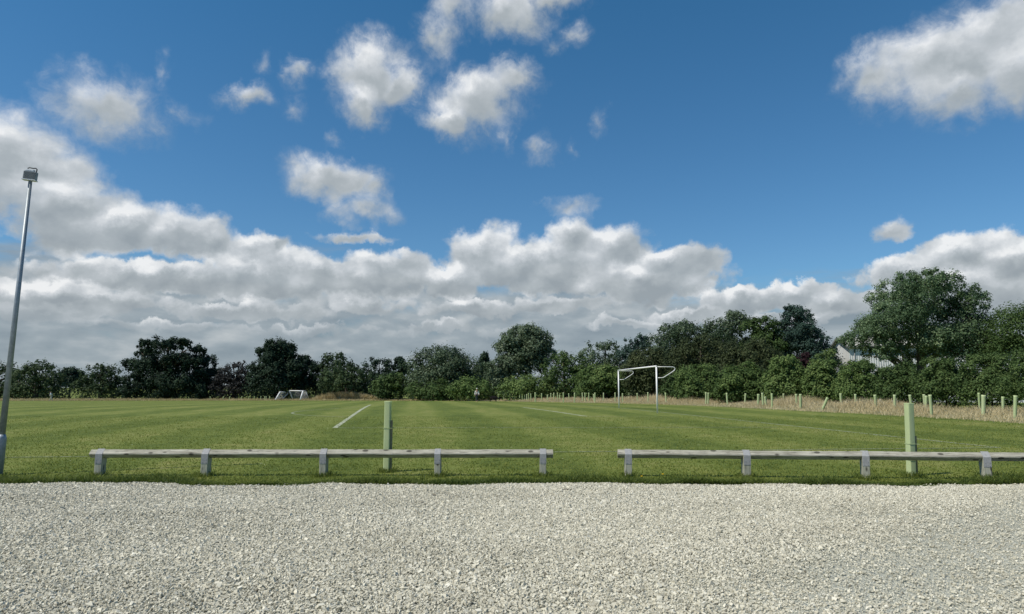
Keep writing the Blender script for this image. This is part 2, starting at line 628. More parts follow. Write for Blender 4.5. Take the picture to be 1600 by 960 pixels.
def tube_material():
    m, w = new_mat('tree_guard_plastic')
    info = w.n('ShaderNodeObjectInfo').outputs['Random']
    tc = w.n('ShaderNodeTexCoord').outputs['Object']
    n = w.noise(w.vm('MULTIPLY', tc, (20, 20, 1.5)), 1.5, 4, .6)
    a = w.mix(w.m('MULTIPLY_ADD', n, .5, w.m('MULTIPLY', info, .5)), c4((.53, .65, .33)), c4((.70, .77, .48)))
    # old tubes are splashed and dulled near the ground
    return finish(m, w, a, .45, .4, trans=a, trans_fac=.35)


M['tube'] = tube_material()
DARK = leaf_material('leaf_dark', (0.0132, 0.0281, 0.0186), (0.0313, 0.0594, 0.0351), (0.0743, 0.1188, 0.0701))
DARK2 = leaf_material('leaf_dark_olive', (0.0200, 0.0382, 0.0188), (0.0510, 0.0855, 0.0377), (0.1128, 0.1602, 0.0753))
MIDG = leaf_material('leaf_mid', (0.0358, 0.0672, 0.0224), (0.0941, 0.1523, 0.0493), (0.2061, 0.2800, 0.1030))
BRIGHT = leaf_material('leaf_hedge', (0.0470, 0.0847, 0.0259), (0.1270, 0.1976, 0.0620), (0.2706, 0.3528, 0.1242))
SILVER = leaf_material('leaf_silver', (0.0435, 0.0774, 0.0362), (0.1500, 0.2054, 0.1209), (0.5198, 0.5925, 0.4231), spec=.26)
OAK = leaf_material('leaf_oak', (0.0328, 0.0706, 0.0302), (0.1134, 0.1840, 0.0857), (0.3402, 0.4334, 0.2318), spec=.26, rough=.5)
PINE = leaf_material('needle_pine', (0.0218, 0.0473, 0.0364), (0.0546, 0.1001, 0.0764), (0.1128, 0.1729, 0.1310))
COPPER = leaf_material('leaf_copper', (.014, .016, .017), (.032, .033, .033), (.062, .062, .058))
PLUM = leaf_material('leaf_plum', (.018, .009, .011), (.046, .021, .026), (.085, .045, .048))
BROWNG = leaf_material('leaf_brown_green', (0.0291, 0.0458, 0.0208), (0.0749, 0.0978, 0.0416), (0.1664, 0.1914, 0.0915))

# ------------------------------------------------------------------ ground
def build_ground():
    xs = np.array([-3000, -600, -150, -60, -30, -10, 0, 10, 30, 60, 150, 600, 3000.])
    ys = np.array([-400, -20, 0, 10, 20] + KNOT_Y[1:])
    X, Y = np.meshgrid(xs, ys)
    V = np.stack([X, Y, zf(Y)], -1).reshape(-1, 3)
    nx, ny = len(xs), len(ys)
    Fc = [(j * nx + i, j * nx + i + 1, (j + 1) * nx + i + 1, (j + 1) * nx + i) for j in range(ny - 1) for i in range(nx - 1)]
    tag(np_obj('playing_field', V, Fc, M['field']), kind='structure')


def gravel_edge(x):
    x = np.asarray(x, dtype=float)
    return 9.62 - .012 * np.clip(x, 0, 30) + .11 * np.sin(x * .8 + 1) + .08 * np.sin(x * 2.1) + .04 * np.sin(x * 5.1 + 2) + .02 * np.sin(x * 11.7)


def build_gravel():
    xs = np.linspace(-60, 60, 961)
    e = gravel_edge(xs)
    V = np.concatenate([np.stack([xs, np.full_like(xs, -60), np.full_like(xs, .004)], 1), np.stack([xs, e, np.full_like(xs, .004)], 1)])
    n = len(xs)
    Fc = [(i, i + 1, n + i + 1, n + i) for i in range(n - 1)]
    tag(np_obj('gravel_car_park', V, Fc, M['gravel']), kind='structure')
    # loose stones
    N = 380000
    y = 3.4 + (9.72 - 3.4) * rng.random(N) ** .8
    x = (rng.random(N) * 2 - 1) * (y * .80 + .9)
    keep = y < gravel_edge(x) + rng.normal(0, .035, N) * np.where(rng.random(N) < .06, 4.5, 1)
    # windscreen reflection on the right, imitated by fewer and smaller loose stones
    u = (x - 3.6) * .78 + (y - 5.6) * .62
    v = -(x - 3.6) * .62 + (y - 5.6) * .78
    glass_sheen = np.exp(-(v / .95) ** 2) * (1 / (1 + np.exp(-(u + 2.2) * 2)))
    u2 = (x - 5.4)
    glass_sheen = np.maximum(glass_sheen, .8 * np.exp(-((y - 7.2 + .1 * u2) / .7) ** 2) * (1 / (1 + np.exp(-(x - 3.5) * 1.5))))
    keep &= rng.random(N) > np.minimum(glass_sheen * .8, .62)
    x, y, glass_sheen = x[keep], y[keep], glass_sheen[keep]
    N = len(x)
    s = np.clip(rng.lognormal(math.log(.0053), .40, N), .0022, .019) * (1 - .3 * glass_sheen)
    cube = np.array([[-1, -1, -1], [1, -1, -1], [1, 1, -1], [-1, 1, -1], [-1, -1, 1], [1, -1, 1], [1, 1, 1], [-1, 1, 1]], float)
    B = cube[None] * (.62 + .55 * rng.random((N, 8, 3)))
    B *= np.stack([np.ones(N) * 1.15, .85 + .3 * rng.random(N), .42 + .33 * rng.random(N)], 1)[:, None, :]
    q = rng.normal(size=(N, 4))
    q[:, 1:3] *= .38
    q /= np.linalg.norm(q, axis=1)[:, None]
    a, b, c, d = q.T
    Rm = np.stack([np.stack([1 - 2 * (c * c + d * d), 2 * (b * c - d * a), 2 * (b * d + c * a)], 1),
                   np.stack([2 * (b * c + d * a), 1 - 2 * (b * b + d * d), 2 * (c * d - b * a)], 1),
                   np.stack([2 * (b * d - c * a), 2 * (c * d + b * a), 1 - 2 * (b * b + c * c)], 1)], 1)
    V = np.einsum('nij,nkj->nki', Rm, B) * s[:, None, None]
    mound = .012 * (np.sin(x * 1.7 + y * .6) + np.sin(x * .7 - y * 2.1)) + .01
    V += np.stack([x, y, .006 + np.maximum(mound, 0) * .6 + rng.random(N) * .007], 1)[:, None, :]
    fq = np.array([[0, 3, 2, 1], [4, 5, 6, 7], [0, 1, 5, 4], [1, 2, 6, 5], [2, 3, 7, 6], [3, 0, 4, 7]])
    Fc = (fq[None] + (np.arange(N) * 8)[:, None, None]).reshape(-1, 4)
    tone = np.clip(rng.normal(.56, .19, N), 0, 1)
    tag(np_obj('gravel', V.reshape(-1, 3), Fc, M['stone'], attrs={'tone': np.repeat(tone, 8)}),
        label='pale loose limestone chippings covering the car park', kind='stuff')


def blades(x, y, h, wd, lean, tone, z=None):
    """bent grass blades: 5 verts, one quad plus one tip triangle written as quads"""
    N = len(x)
    z = zf(y) if z is None else z
    a = rng.random(N) * 2 * math.pi
    la = rng.random(N) * 2 * math.pi
    dx, dy = np.cos(a) * wd / 2, np.sin(a) * wd / 2
    lx, ly = np.cos(la) * lean * h, np.sin(la) * lean * h
    V = np.empty((N, 6, 3))
    for k, (t, wk) in enumerate(((0, 1.0), (.55, .8), (1.0, .12))):
        ox, oy, oz = lx * t * t, ly * t * t, h * t * (1 - .25 * lean * t)
        V[:, 2 * k] = np.stack([x + ox - dx * wk, y + oy - dy * wk, z + oz], 1)
        V[:, 2 * k + 1] = np.stack([x + ox + dx * wk, y + oy + dy * wk, z + oz], 1)
    f = np.array([[0, 1, 3, 2], [2, 3, 5, 4]])
    Fc = (f[None] + (np.arange(N) * 6)[:, None, None]).reshape(-1, 4)
    return V.reshape(-1, 3), Fc, np.repeat(tone, 6)


def smooth_noise(x, y, seed, sc):
    r = np.random.default_rng(seed)
    out = np.zeros_like(x)
    for _ in range(7):
        kx, ky, ph = r.normal(0, sc), r.normal(0, sc), r.random() * 6.28
        out += np.sin(x * kx + y * ky + ph)
    return out / 3.0


def build_grass():
    # mown sward near the rails, thinning with distance
    N = 150000
    y = 9.6 + 22 * rng.random(N) ** 2.4
    x = (rng.random(N) * 2 - 1) * (y * .80 + 2)
    e = gravel_edge(x)
    k = y > e + rng.normal(.02, .03, N)
    x, y, e = x[k], y[k], e[k]
    N = len(x)
    d = y - e
    sn = smooth_noise(x, y, 3, 2.2)
    rough = np.exp(-(d / (.42 + .16 * sn)) ** 2)
    h = (.014 + .018 * rng.random(N)) * (1 + .25 * smooth_noise(x, y, 8, 3)) + rough * (.03 + .055 * rng.random(N)) * np.clip(.7 + .6 * sn, .15, 1.6)
    tone = np.clip(rng.normal(.66, .10, N) + .08 * smooth_noise(x, y, 5, 1.2) - .42 * rough, 0, 1)
    A = blades(x, y, np.clip(h, .012, .16), .006 + .006 * rng.random(N) + .0004 * y, .4 + .5 * rng.random(N), tone)
    # taller uncut tufts along the gravel edge and round the post feet
    n2 = 42000
    x2 = (rng.random(n2) * 2 - 1) * 11
    e2 = gravel_edge(x2)
    y2 = e2 + np.abs(rng.normal(.0, .17, n2)) * np.clip(1 + .8 * smooth_noise(x2, x2 * 0, 13, 1.1), .2, 2.4) + rng.normal(-.01, .02, n2)
    h2 = (.045 + .06 * rng.random(n2)) * np.clip(.85 + .7 * smooth_noise(x2, y2 * 0, 13, 1.1) + .3 * smooth_noise(x2, y2, 21, 3), .25, 1.9)
    t2 = np.clip(rng.normal(.24, .14, n2), 0, 1)
    Bb = blades(x2, y2, h2, .007 + .006 * rng.random(n2), .35 + .6 * rng.random(n2), t2)
    feet = [(fx, fy) for fx, fy in FEET]
    n3 = 260
    fx = np.concatenate([np.full(n3, p[0]) for p in feet]) + rng.normal(0, .085, n3 * len(feet))
    fy = np.concatenate([np.full(n3, p[1]) for p in feet]) + rng.normal(0, .10, n3 * len(feet))
    C_ = blades(fx, fy, .04 + .07 * rng.random(len(fx)), .006 + .005 * rng.random(len(fx)), .3 + .5 * rng.random(len(fx)), np.clip(rng.normal(.4, .16, len(fx)), 0, 1))
    off = 0
    Vs, Fs, Ts = [], [], []
    for V, Fc, T in (A, Bb, C_):
        Vs.append(V); Fs.append(Fc + off); Ts.append(T); off += len(V)
    tag(np_obj('grass', np.concatenate(Vs), np.concatenate(Fs), M['blade'], attrs={'tone': np.concatenate(Ts)}),
        label='short mown grass with an uncut darker fringe along the gravel', kind='stuff')


# edge of the mown field on the right, as photo pixels -> ground
EDGE_PX = [(1720, 668), (1600, 662), (1500, 655.5), (1420, 651), (1340, 646.5), (1260, 643), (1180, 638.5), (1100, 634.5), (1020, 631.8),
           (940, 630), (860, 628.6), (790, 627.4), (720, 626.8), (650, 626.5), (560, 626.3), (440, 626.2), (300, 626.2), (150, 626.4), (0, 626.6), (-120, 626.8)]
EDGE = [G(*p) for p in EDGE_PX]


def edge_at(px):
    xs = [p[0] for p in EDGE_PX][::-1]
    return float(np.interp(px, xs, [v.y for v in EDGE][::-1]))


def ribbon_points(n, pts, width_fn):
    """random points in a strip starting on the polyline, spreading to its far side"""
    P2 = np.array([[p.x, p.y] for p in pts])
    seg = P2[1:] - P2[:-1]
    L = np.linalg.norm(seg, axis=1)
    nrm = np.stack([seg[:, 1], -seg[:, 0]], 1) / L[:, None]
    # outward = away from the camera
    mid = .5 * (P2[1:] + P2[:-1])
    sgn = np.sign((nrm * mid).sum(1))
    nrm *= sgn[:, None]
    pw = L / L.sum()
    i = rng.choice(len(L), n, p=pw)
    t = rng.random(n)
    base = P2[i] + seg[i] * t[:, None]
    s = rng.random(n)
    return base, nrm[i], s


def build_dry_grass():
    i0 = 14
    base, nr, s = ribbon_points(150000, EDGE[:i0], None)
    w_ = 7.0
    p = base + nr * (s ** 1.0 * w_ + rng.normal(0, .25, len(s)))[:, None]
    x, y = p.T
    d = s * w_
    clump = smooth_noise(x, y, 31, .8) * .35 + smooth_noise(x, y, 33, 2.5) * .25
    h = (.12 + .44 * np.clip(d / 3.2, 0, 1) ** 1.2) * (.55 + .75 * rng.random(len(x))) * np.clip(1 + clump, .35, 1.8)
    fade = np.clip((y - 100) / 14, 0, 1)                    # lower and greener towards the far left
    h *= (1 - .55 * fade) * (.72 + .28 * np.clip((y - 35) / 25, 0, 1)) * .86 * np.clip(1 + .5 * smooth_noise(x, y, 41, .35), .45, 1.3)
    tone = np.clip(rng.normal(.62, .17, len(x)) + .12 * clump - .22 * np.clip((d - 4.5) / 2.5, 0, 1), 0, 1)
    A = blades(x, y, h, .009 + .010 * rng.random(len(x)) + .00022 * y, .15 + .5 * rng.random(len(x)), tone)
    # far left margin: thin strip of rough grass
    base, nr, s = ribbon_points(26000, EDGE[i0 - 1:], None)
    p = base + nr * (s * 6.0)[:, None]
    x, y = p.T
    h = (.12 + .30 * s) * (.5 + rng.random(len(x)))
    Bb = blades(x, y, h, .05 + .03 * rng.random(len(x)), .2 + .5 * rng.random(len(x)), np.clip(rng.normal(.38, .16, len(x)), 0, 1))
    # tall bleached clumps beside the small goals
    n3 = 9000
    px = np.where(rng.random(n3) < .68, rng.normal(540, 22, n3), rng.normal(583, 13, n3))
    yy = 119 + rng.random(n3) * 3.5
    xx = (px - 800) / F_PX * yy
    hh = np.clip(1.75 - ((px - 540) / 42) ** 2 * .7, .5, 2) * (.45 + .6 * rng.random(n3))
    Cc = blades(xx, yy, hh, .05 + .04 * rng.random(n3), .15 + .4 * rng.random(n3), np.clip(rng.normal(.48, .16, n3), 0, 1))
    off = 0
    Vs, Fs, Ts = [], [], []
    for V, Fc, T in (A, Bb, Cc):
        Vs.append(V); Fs.append(Fc + off); Ts.append(T); off += len(V)
    tag(np_obj('dry_grass', np.concatenate(Vs), np.concatenate(Fs), M['dry'], attrs={'tone': np.concatenate(Ts)}),
        label='tall bleached dry grass along the hedge foot', kind='stuff')


# ------------------------------------------------------------------ pitch markings
def line_material():
    m, w = new_mat('chalk_line')
    P = geo_pos(w)
    n = w.noise(P, 3.0, 5, .7)
    g = w.noise(P, 26, 3, .7)
    turf = w.ramp(g, [(.3, (.075, .11, .026)), (.7, (.14, .17, .05))])
    t = attr(w, 'tone')
    cover = w.mr(w.m('ADD', n, w.m('MULTIPLY', g, .5)), .52, .95, 0, 1)
    cover = w.m('MULTIPLY', w.m('ADD', cover, .12), t)
    col = w.mix(cover, turf, c4((.55, .58, .46)))
    return finish(m, w, col, .9, .1)


def build_lines():
    lm = line_material()
    V, Fc, T = [], [], []

    def strip(p, q, wd, tone):
        p, q = np.array(p[:2]), np.array(q[:2])
        L = np.linalg.norm(q - p)
        n = max(2, int(L / .5))
        t = (q - p) / L
        nn = np.array([-t[1], t[0]]) * wd / 2
        b = len(V)
        for i in range(n + 1):
            c = p + (q - p) * i / n
            for sg in (-1, 1):
                v = c + nn * sg
                V.append((v[0], v[1], float(zf(v[1])) + .006))
                T.append(tone)
        for i in range(n):
            Fc.append((b + 2 * i, b + 2 * i + 1, b + 2 * i + 3, b + 2 * i + 2))
    corner = G(1562, 700)
    goal_far = G(967, 638)
    strip(corner, goal_far, .12, .55)
    d = (goal_far - corner)
    strip(goal_far, goal_far + d * .55, .12, .35)
    strip(corner, G(-80, 716), .10, .42)
    a, b = G(523, 669), G(579, 633)
    strip(a, b, .17, .85)
    strip(a, G(1215, 668), .11, .5)
    c, e = G(917, 651), G(817, 637)
    strip(c, e, .15, .85)
    strip(c, G(1060, 652.5), .10, .4)
    strip(e, G(950, 639), .12, .35)
    # arc at the edge of the area
    q0, qm, q1 = G(543, 652), G(459, 644.5), G(567, 637)
    A_ = np.array([[q0.x, q0.y], [qm.x, qm.y], [q1.x, q1.y]])
    for i in range(24):
        def bez(t):
            ctl = 2 * A_[1] - .5 * (A_[0] + A_[2])
            return (1 - t) ** 2 * A_[0] + 2 * t * (1 - t) * ctl + t * t * A_[2]
        strip(bez(i / 24), bez((i + 1) / 24), .12, .5)
    # small worn arcs far off in front of the hedge
    tag(np_obj('pitch_markings', V, Fc, lm, attrs={'tone': T}), kind='structure')


# ------------------------------------------------------------------ knee rails
FEET = []


def rail_line(px, y0, y1, x0, x1):
    X = at(px, 715, 1.0).x
    # line through (X at depth) ; solve intersection of the pixel's plane with the rail line
    t = 0.0
    for _ in range(20):
        Y = y0 + (y1 - y0) * t
        t = (X * Y - x0) / (x1 - x0)
    return t


def knee_rail(label, px_l, px_r, Yl, Yr, post_px, lean, note=None):
    A, B = at(px_l, 706, Yl), at(px_r, 706, Yr)
    A.z = B.z = 0.0
    L = (B - A).length
    ang = math.atan2(B.y - A.y, B.x - A.x)
    root = empty('knee_rail', A, label, 'fence', 'timber knee rails along the gravel edge', ang)
    AX, HD = .338, .0695
    # rail: square timber set on edge, slightly uneven
    mb = MB()
    n = int(L / .3)
    rings = []
    r0 = random.Random(int(px_l) + 3)
    ofs = [r0.uniform(-.003, .003) for _ in range(n + 1)]
    ch = .007
    prof = []
    for (sy, sz) in ((0, 1), (1, 0), (0, -1), (-1, 0)):
        if sy == 0:
            prof += [(-ch * sz, (HD - ch) * sz), (ch * sz, (HD - ch) * sz)]
        else:
            prof += [((HD - ch) * sy, ch * sy), ((HD - ch) * sy, -ch * sy)]
    for i in range(n + 1):
        x = L * i / n
        rings.append([mb.bm.verts.new((x, y, AX + z + ofs[i])) for y, z in prof])
    k = len(prof)
    for a, b in zip(rings, rings[1:]):
        for j in range(k):
            mb.bm.faces.new((a[j], a[(j + 1) % k], b[(j + 1) % k], b[j]))
    mb.bm.faces.new(rings[0])
    mb.bm.faces.new(list(reversed(rings[-1])))
    mb.build('rail', M['rail'], root)
    for i, pp in enumerate(post_px):
        t = rail_line(pp, Yl, Yr, A.x, B.x)
        x = L * t
        wp = A + (B - A) * t
        FEET.append((wp.x, wp.y - .06))
        hw = .05 + r0.uniform(-.003, .004)
        fd = .078
        prof = [(-fd, -.25), (fd, -.25), (fd, AX - .004), (fd - .008, AX - .004), (0, AX - HD - .003), (-fd + .008, AX - .004), (-fd, AX - .004)]
        pm = MB()
        pm.prism(prof, -hw, hw)
        bmesh.ops.bevel(pm.bm, geom=[e for e in pm.bm.edges if abs(e.verts[0].co.z - e.verts[1].co.z) > .3], offset=.006, segments=1, affect='EDGES')
        p = pm.build('post', M['post'], root)
        p.location = (x, 0, 0)
        p.rotation_euler = (r0.uniform(-.01, .01), r0.uniform(-.012, .012), lean.get(i, r0.uniform(-.05, .05)))
        # galvanised strap over the rail, nailed down the post
        sm = MB()
        o, th = .0035, .0025
        lz = AX - .145
        path = [(-fd - o, lz), (-fd - o, AX + .001), (0, AX + HD + .006), (fd + o, AX + .001), (fd + o, lz)]
        inner = [(-fd - o + th, lz), (-fd - o + th, AX), (0, AX + HD + .006 - th * 1.3), (fd + o - th, AX), (fd + o - th, lz)]
        sm.prism(path + inner[::-1], -hw + .001, hw - .001)
        st = sm.build('strap', M['zinc'], p)
        nm = MB()
        for sx in (-.028, .028):
            for sz in (lz + .02, lz + .06):
                nm.tube([(sx, -fd - o - .0005, sz), (sx, -fd - o - .004, sz)], .005, 8)
        nm.build('nails', M['zinc'], p)['kind'] = 'stuff'
    return root


# ------------------------------------------------------------------ lamp post
def lamp_post():
    base = G(-4, 743)
    top = at(47.5, 283, base.y)
    root = empty('lamp_post', base, 'tall grey galvanised lamp post with a small ribbed floodlight on top', 'lamp post')
    v = top - base
    ax = v.normalized()
    q = Vector((0, 0, 1)).rotation_difference(ax)
    root.rotation_mode = 'QUATERNION'
    root.rotation_quaternion = q
    Lp = v.length
    zb = at(0, 684, base.y).z - base.z
    mb = MB()
    mb.tube([(0, 0, zb + .02), (0, 0, Lp)], [.046, .027], 24)
    mb.build('pole', M['galv'], root)
    mb = MB()
    mb.tube([(0, 0, -.3), (0, 0, zb - .03), (0, 0, zb), (0, 0, zb + .05)], [.070, .068, .065, .048], 24)
    b = mb.build('base_section', M['galv'], root)
    dm = MB()
    dm.box((.0, -.0675, zb * .42), (.075, .006, .34), bevel=.002)
    d = dm.build('access_door', M['galv'], b)
    lk = MB()
    lk.tube([(.02, -.0785, zb * .42 + .12), (.02, -.083, zb * .42 + .12)], .008, 10)
    lk.build('lock', M['zinc'], d) if False else lk.bm.free()
    # head
    rot = Matrix.Rotation(R(32), 3, 'Z')
    hd = empty_part('floodlight', root, (0, 0, Lp))
    hb = MB()
    hb.box((0, 0, .085), (.185, .07, .135), bevel=.006)
    for k in range(8):
        hb.box((0, -.043, .030 + k * .0155), (.175, .018, .006))
    h = hb.build('floodlight_housing', M['lampgrey'], root)
    lip = MB()
    lip.box((0, -.006, .010), (.20, .105, .014), bevel=.003)
    lp = lip.build('lip', M['lampwhite'], h)
    cap = MB()
    cap.box((-.012, 0, .172), (.12, .06, .034), bevel=.012)
    cap.box((-.065, -.01, .168), (.05, .03, .026), bevel=.008)
    cp = cap.build('photocell_box', M['lampwhite'], h)
    br = MB()
    br.tube([(.075, 0, .14), (.078, 0, .205), (.06, 0, .222), (.02, -.005, .214), (-.03, -.01, .218), (-.055, -.01, .20)], .009, 10)
    bk = br.build('bracket', M['lampdark'], h)
    h.location = (-.012, 0, Lp)
    h.rotation_euler = (0, R(3), R(12))
    return root


def empty_part(*a):
    return None


# ------------------------------------------------------------------ tree guards
def near_guard(px, py_base, py_top, label, px_top, yaw, sdx=.018, sh=.74):
    b = G(px, py_base)
    hgt = at(px_top, py_top, b.y).z - b.z
    root = empty('tree_guard', b, label, 'tree guard', 'plastic tree guards', yaw)
    FEET.append((b.x, b.y - .03))
    root.rotation_euler = (0, (at(px_top, py_top, b.y).x - b.x) / hgt, yaw)
    # rounded square open tube with a folded seam and a flared rim
    n = 40
    hw, rr = (.050, .015) if px < 800 else (.051, .015)
    outline = []
    for c, (sx, sy) in enumerate(((1, 1), (-1, 1), (-1, -1), (1, -1))):
        for k in range(6):
            a = R(90 * c + 90 * k / 5)
            outline.append((sx * (hw - rr) + rr * math.cos(a), sy * (hw - rr) + rr * math.sin(a)))
    mb = MB()
    zs = [0, .02, hgt * .3, hgt * .6, hgt - .035, hgt - .012, hgt]
    sc = [1.04, 1.0, 1.01, .99, 1.0, 1.05, 1.10]
    r0 = random.Random(int(px))
    outer, inner = [], []
    for z, s in zip(zs, sc):
        j = r0.uniform(-.002, .002)
        outer.append([mb.bm.verts.new((x * s + j, y * s, z)) for x, y in outline])
        inner.append([mb.bm.verts.new((x * (s - .05) + j, y * (s - .05), z)) for x, y in outline])
    m = len(outline)
    for a, bb in zip(outer, outer[1:]):
        for k in range(m):
            f = mb.bm.faces.new((a[k], a[(k + 1) % m], bb[(k + 1) % m], bb[k])); f.smooth = True
    for a, bb in zip(inner, inner[1:]):
        for k in range(m):
            f = mb.bm.faces.new((a[(k + 1) % m], a[k], bb[k], bb[(k + 1) % m])); f.smooth = True
    for k in range(m):
        mb.bm.faces.new((outer[-1][k], outer[-1][(k + 1) % m], inner[-1][(k + 1) % m], inner[-1][k]))
    mb.build('tube', M['tube'], root, recalc=False)
    sm = MB()
    sm.box((hw + sdx, -.004, hgt * (sh / 2 - .01)), (.03, .03, hgt * sh), bevel=.003)
    sm.build('stake', M['stake'], root)
    for zt in (hgt * .22, hgt * (sh - .12)):
        tm = MB()
        o = .0045
        pts = [(-hw - o, -hw - o), (hw + sdx + .017 + o, -hw - o), (hw + sdx + .017 + o, hw + o), (-hw - o, hw + o)]
        for (ax_, ay), (bx, by) in zip(pts, pts[1:] + pts[:1]):
            c = ((ax_ + bx) / 2, (ay + by) / 2, zt)
            s = (abs(bx - ax_) + .003, abs(by - ay) + .003, .008)
            tm.box(c, s)
        tm.build('tie', M['tube'], root)
    return root


def far_guard_mesh():
    """unit tube: height 1, slightly oval, flared, with its stake end"""
    mb = MB()
    n = 12
    prof = [(0, .050), (.3, .048), (.6, .052), (.93, .056), (1.0, .062)]
    rings = [[mb.bm.verts.new((r * math.cos(2 * math.pi * k / n), r * .85 * math.sin(2 * math.pi * k / n), z)) for k in range(n)] for z, r in prof]
    rin = [[mb.bm.verts.new((r * .9 * math.cos(2 * math.pi * k / n), r * .76 * math.sin(2 * math.pi * k / n), z)) for k in range(n)] for z, r in ((.8, .052), (1.0, .062))]
    for a, b in zip(rings, rings[1:]):
        for k in range(n):
            mb.bm.faces.new((a[k], a[(k + 1) % n], b[(k + 1) % n], b[k])).smooth = True
    for k in range(n):
        mb.bm.faces.new((rings[-1][k], rings[-1][(k + 1) % n], rin[1][(k + 1) % n], rin[1][k]))
        mb.bm.faces.new((rin[1][k], rin[1][(k + 1) % n], rin[0][(k + 1) % n], rin[0][k]))
    mb.bm.faces.new(list(reversed(rin[0])))
    me = bpy.data.meshes.new('tree_guard')
    mb.bm.to_mesh(me)
    mb.bm.free()
    me.materials.append(M['tube'])
    sm = MB()
    sm.box((.062, .02, .36), (.026, .026, .72))
    sme = bpy.data.meshes.new('stake')
    sm.bm.to_mesh(sme)
    sm.bm.free()
    sme.materials.append(M['stake'])
    return me, sme


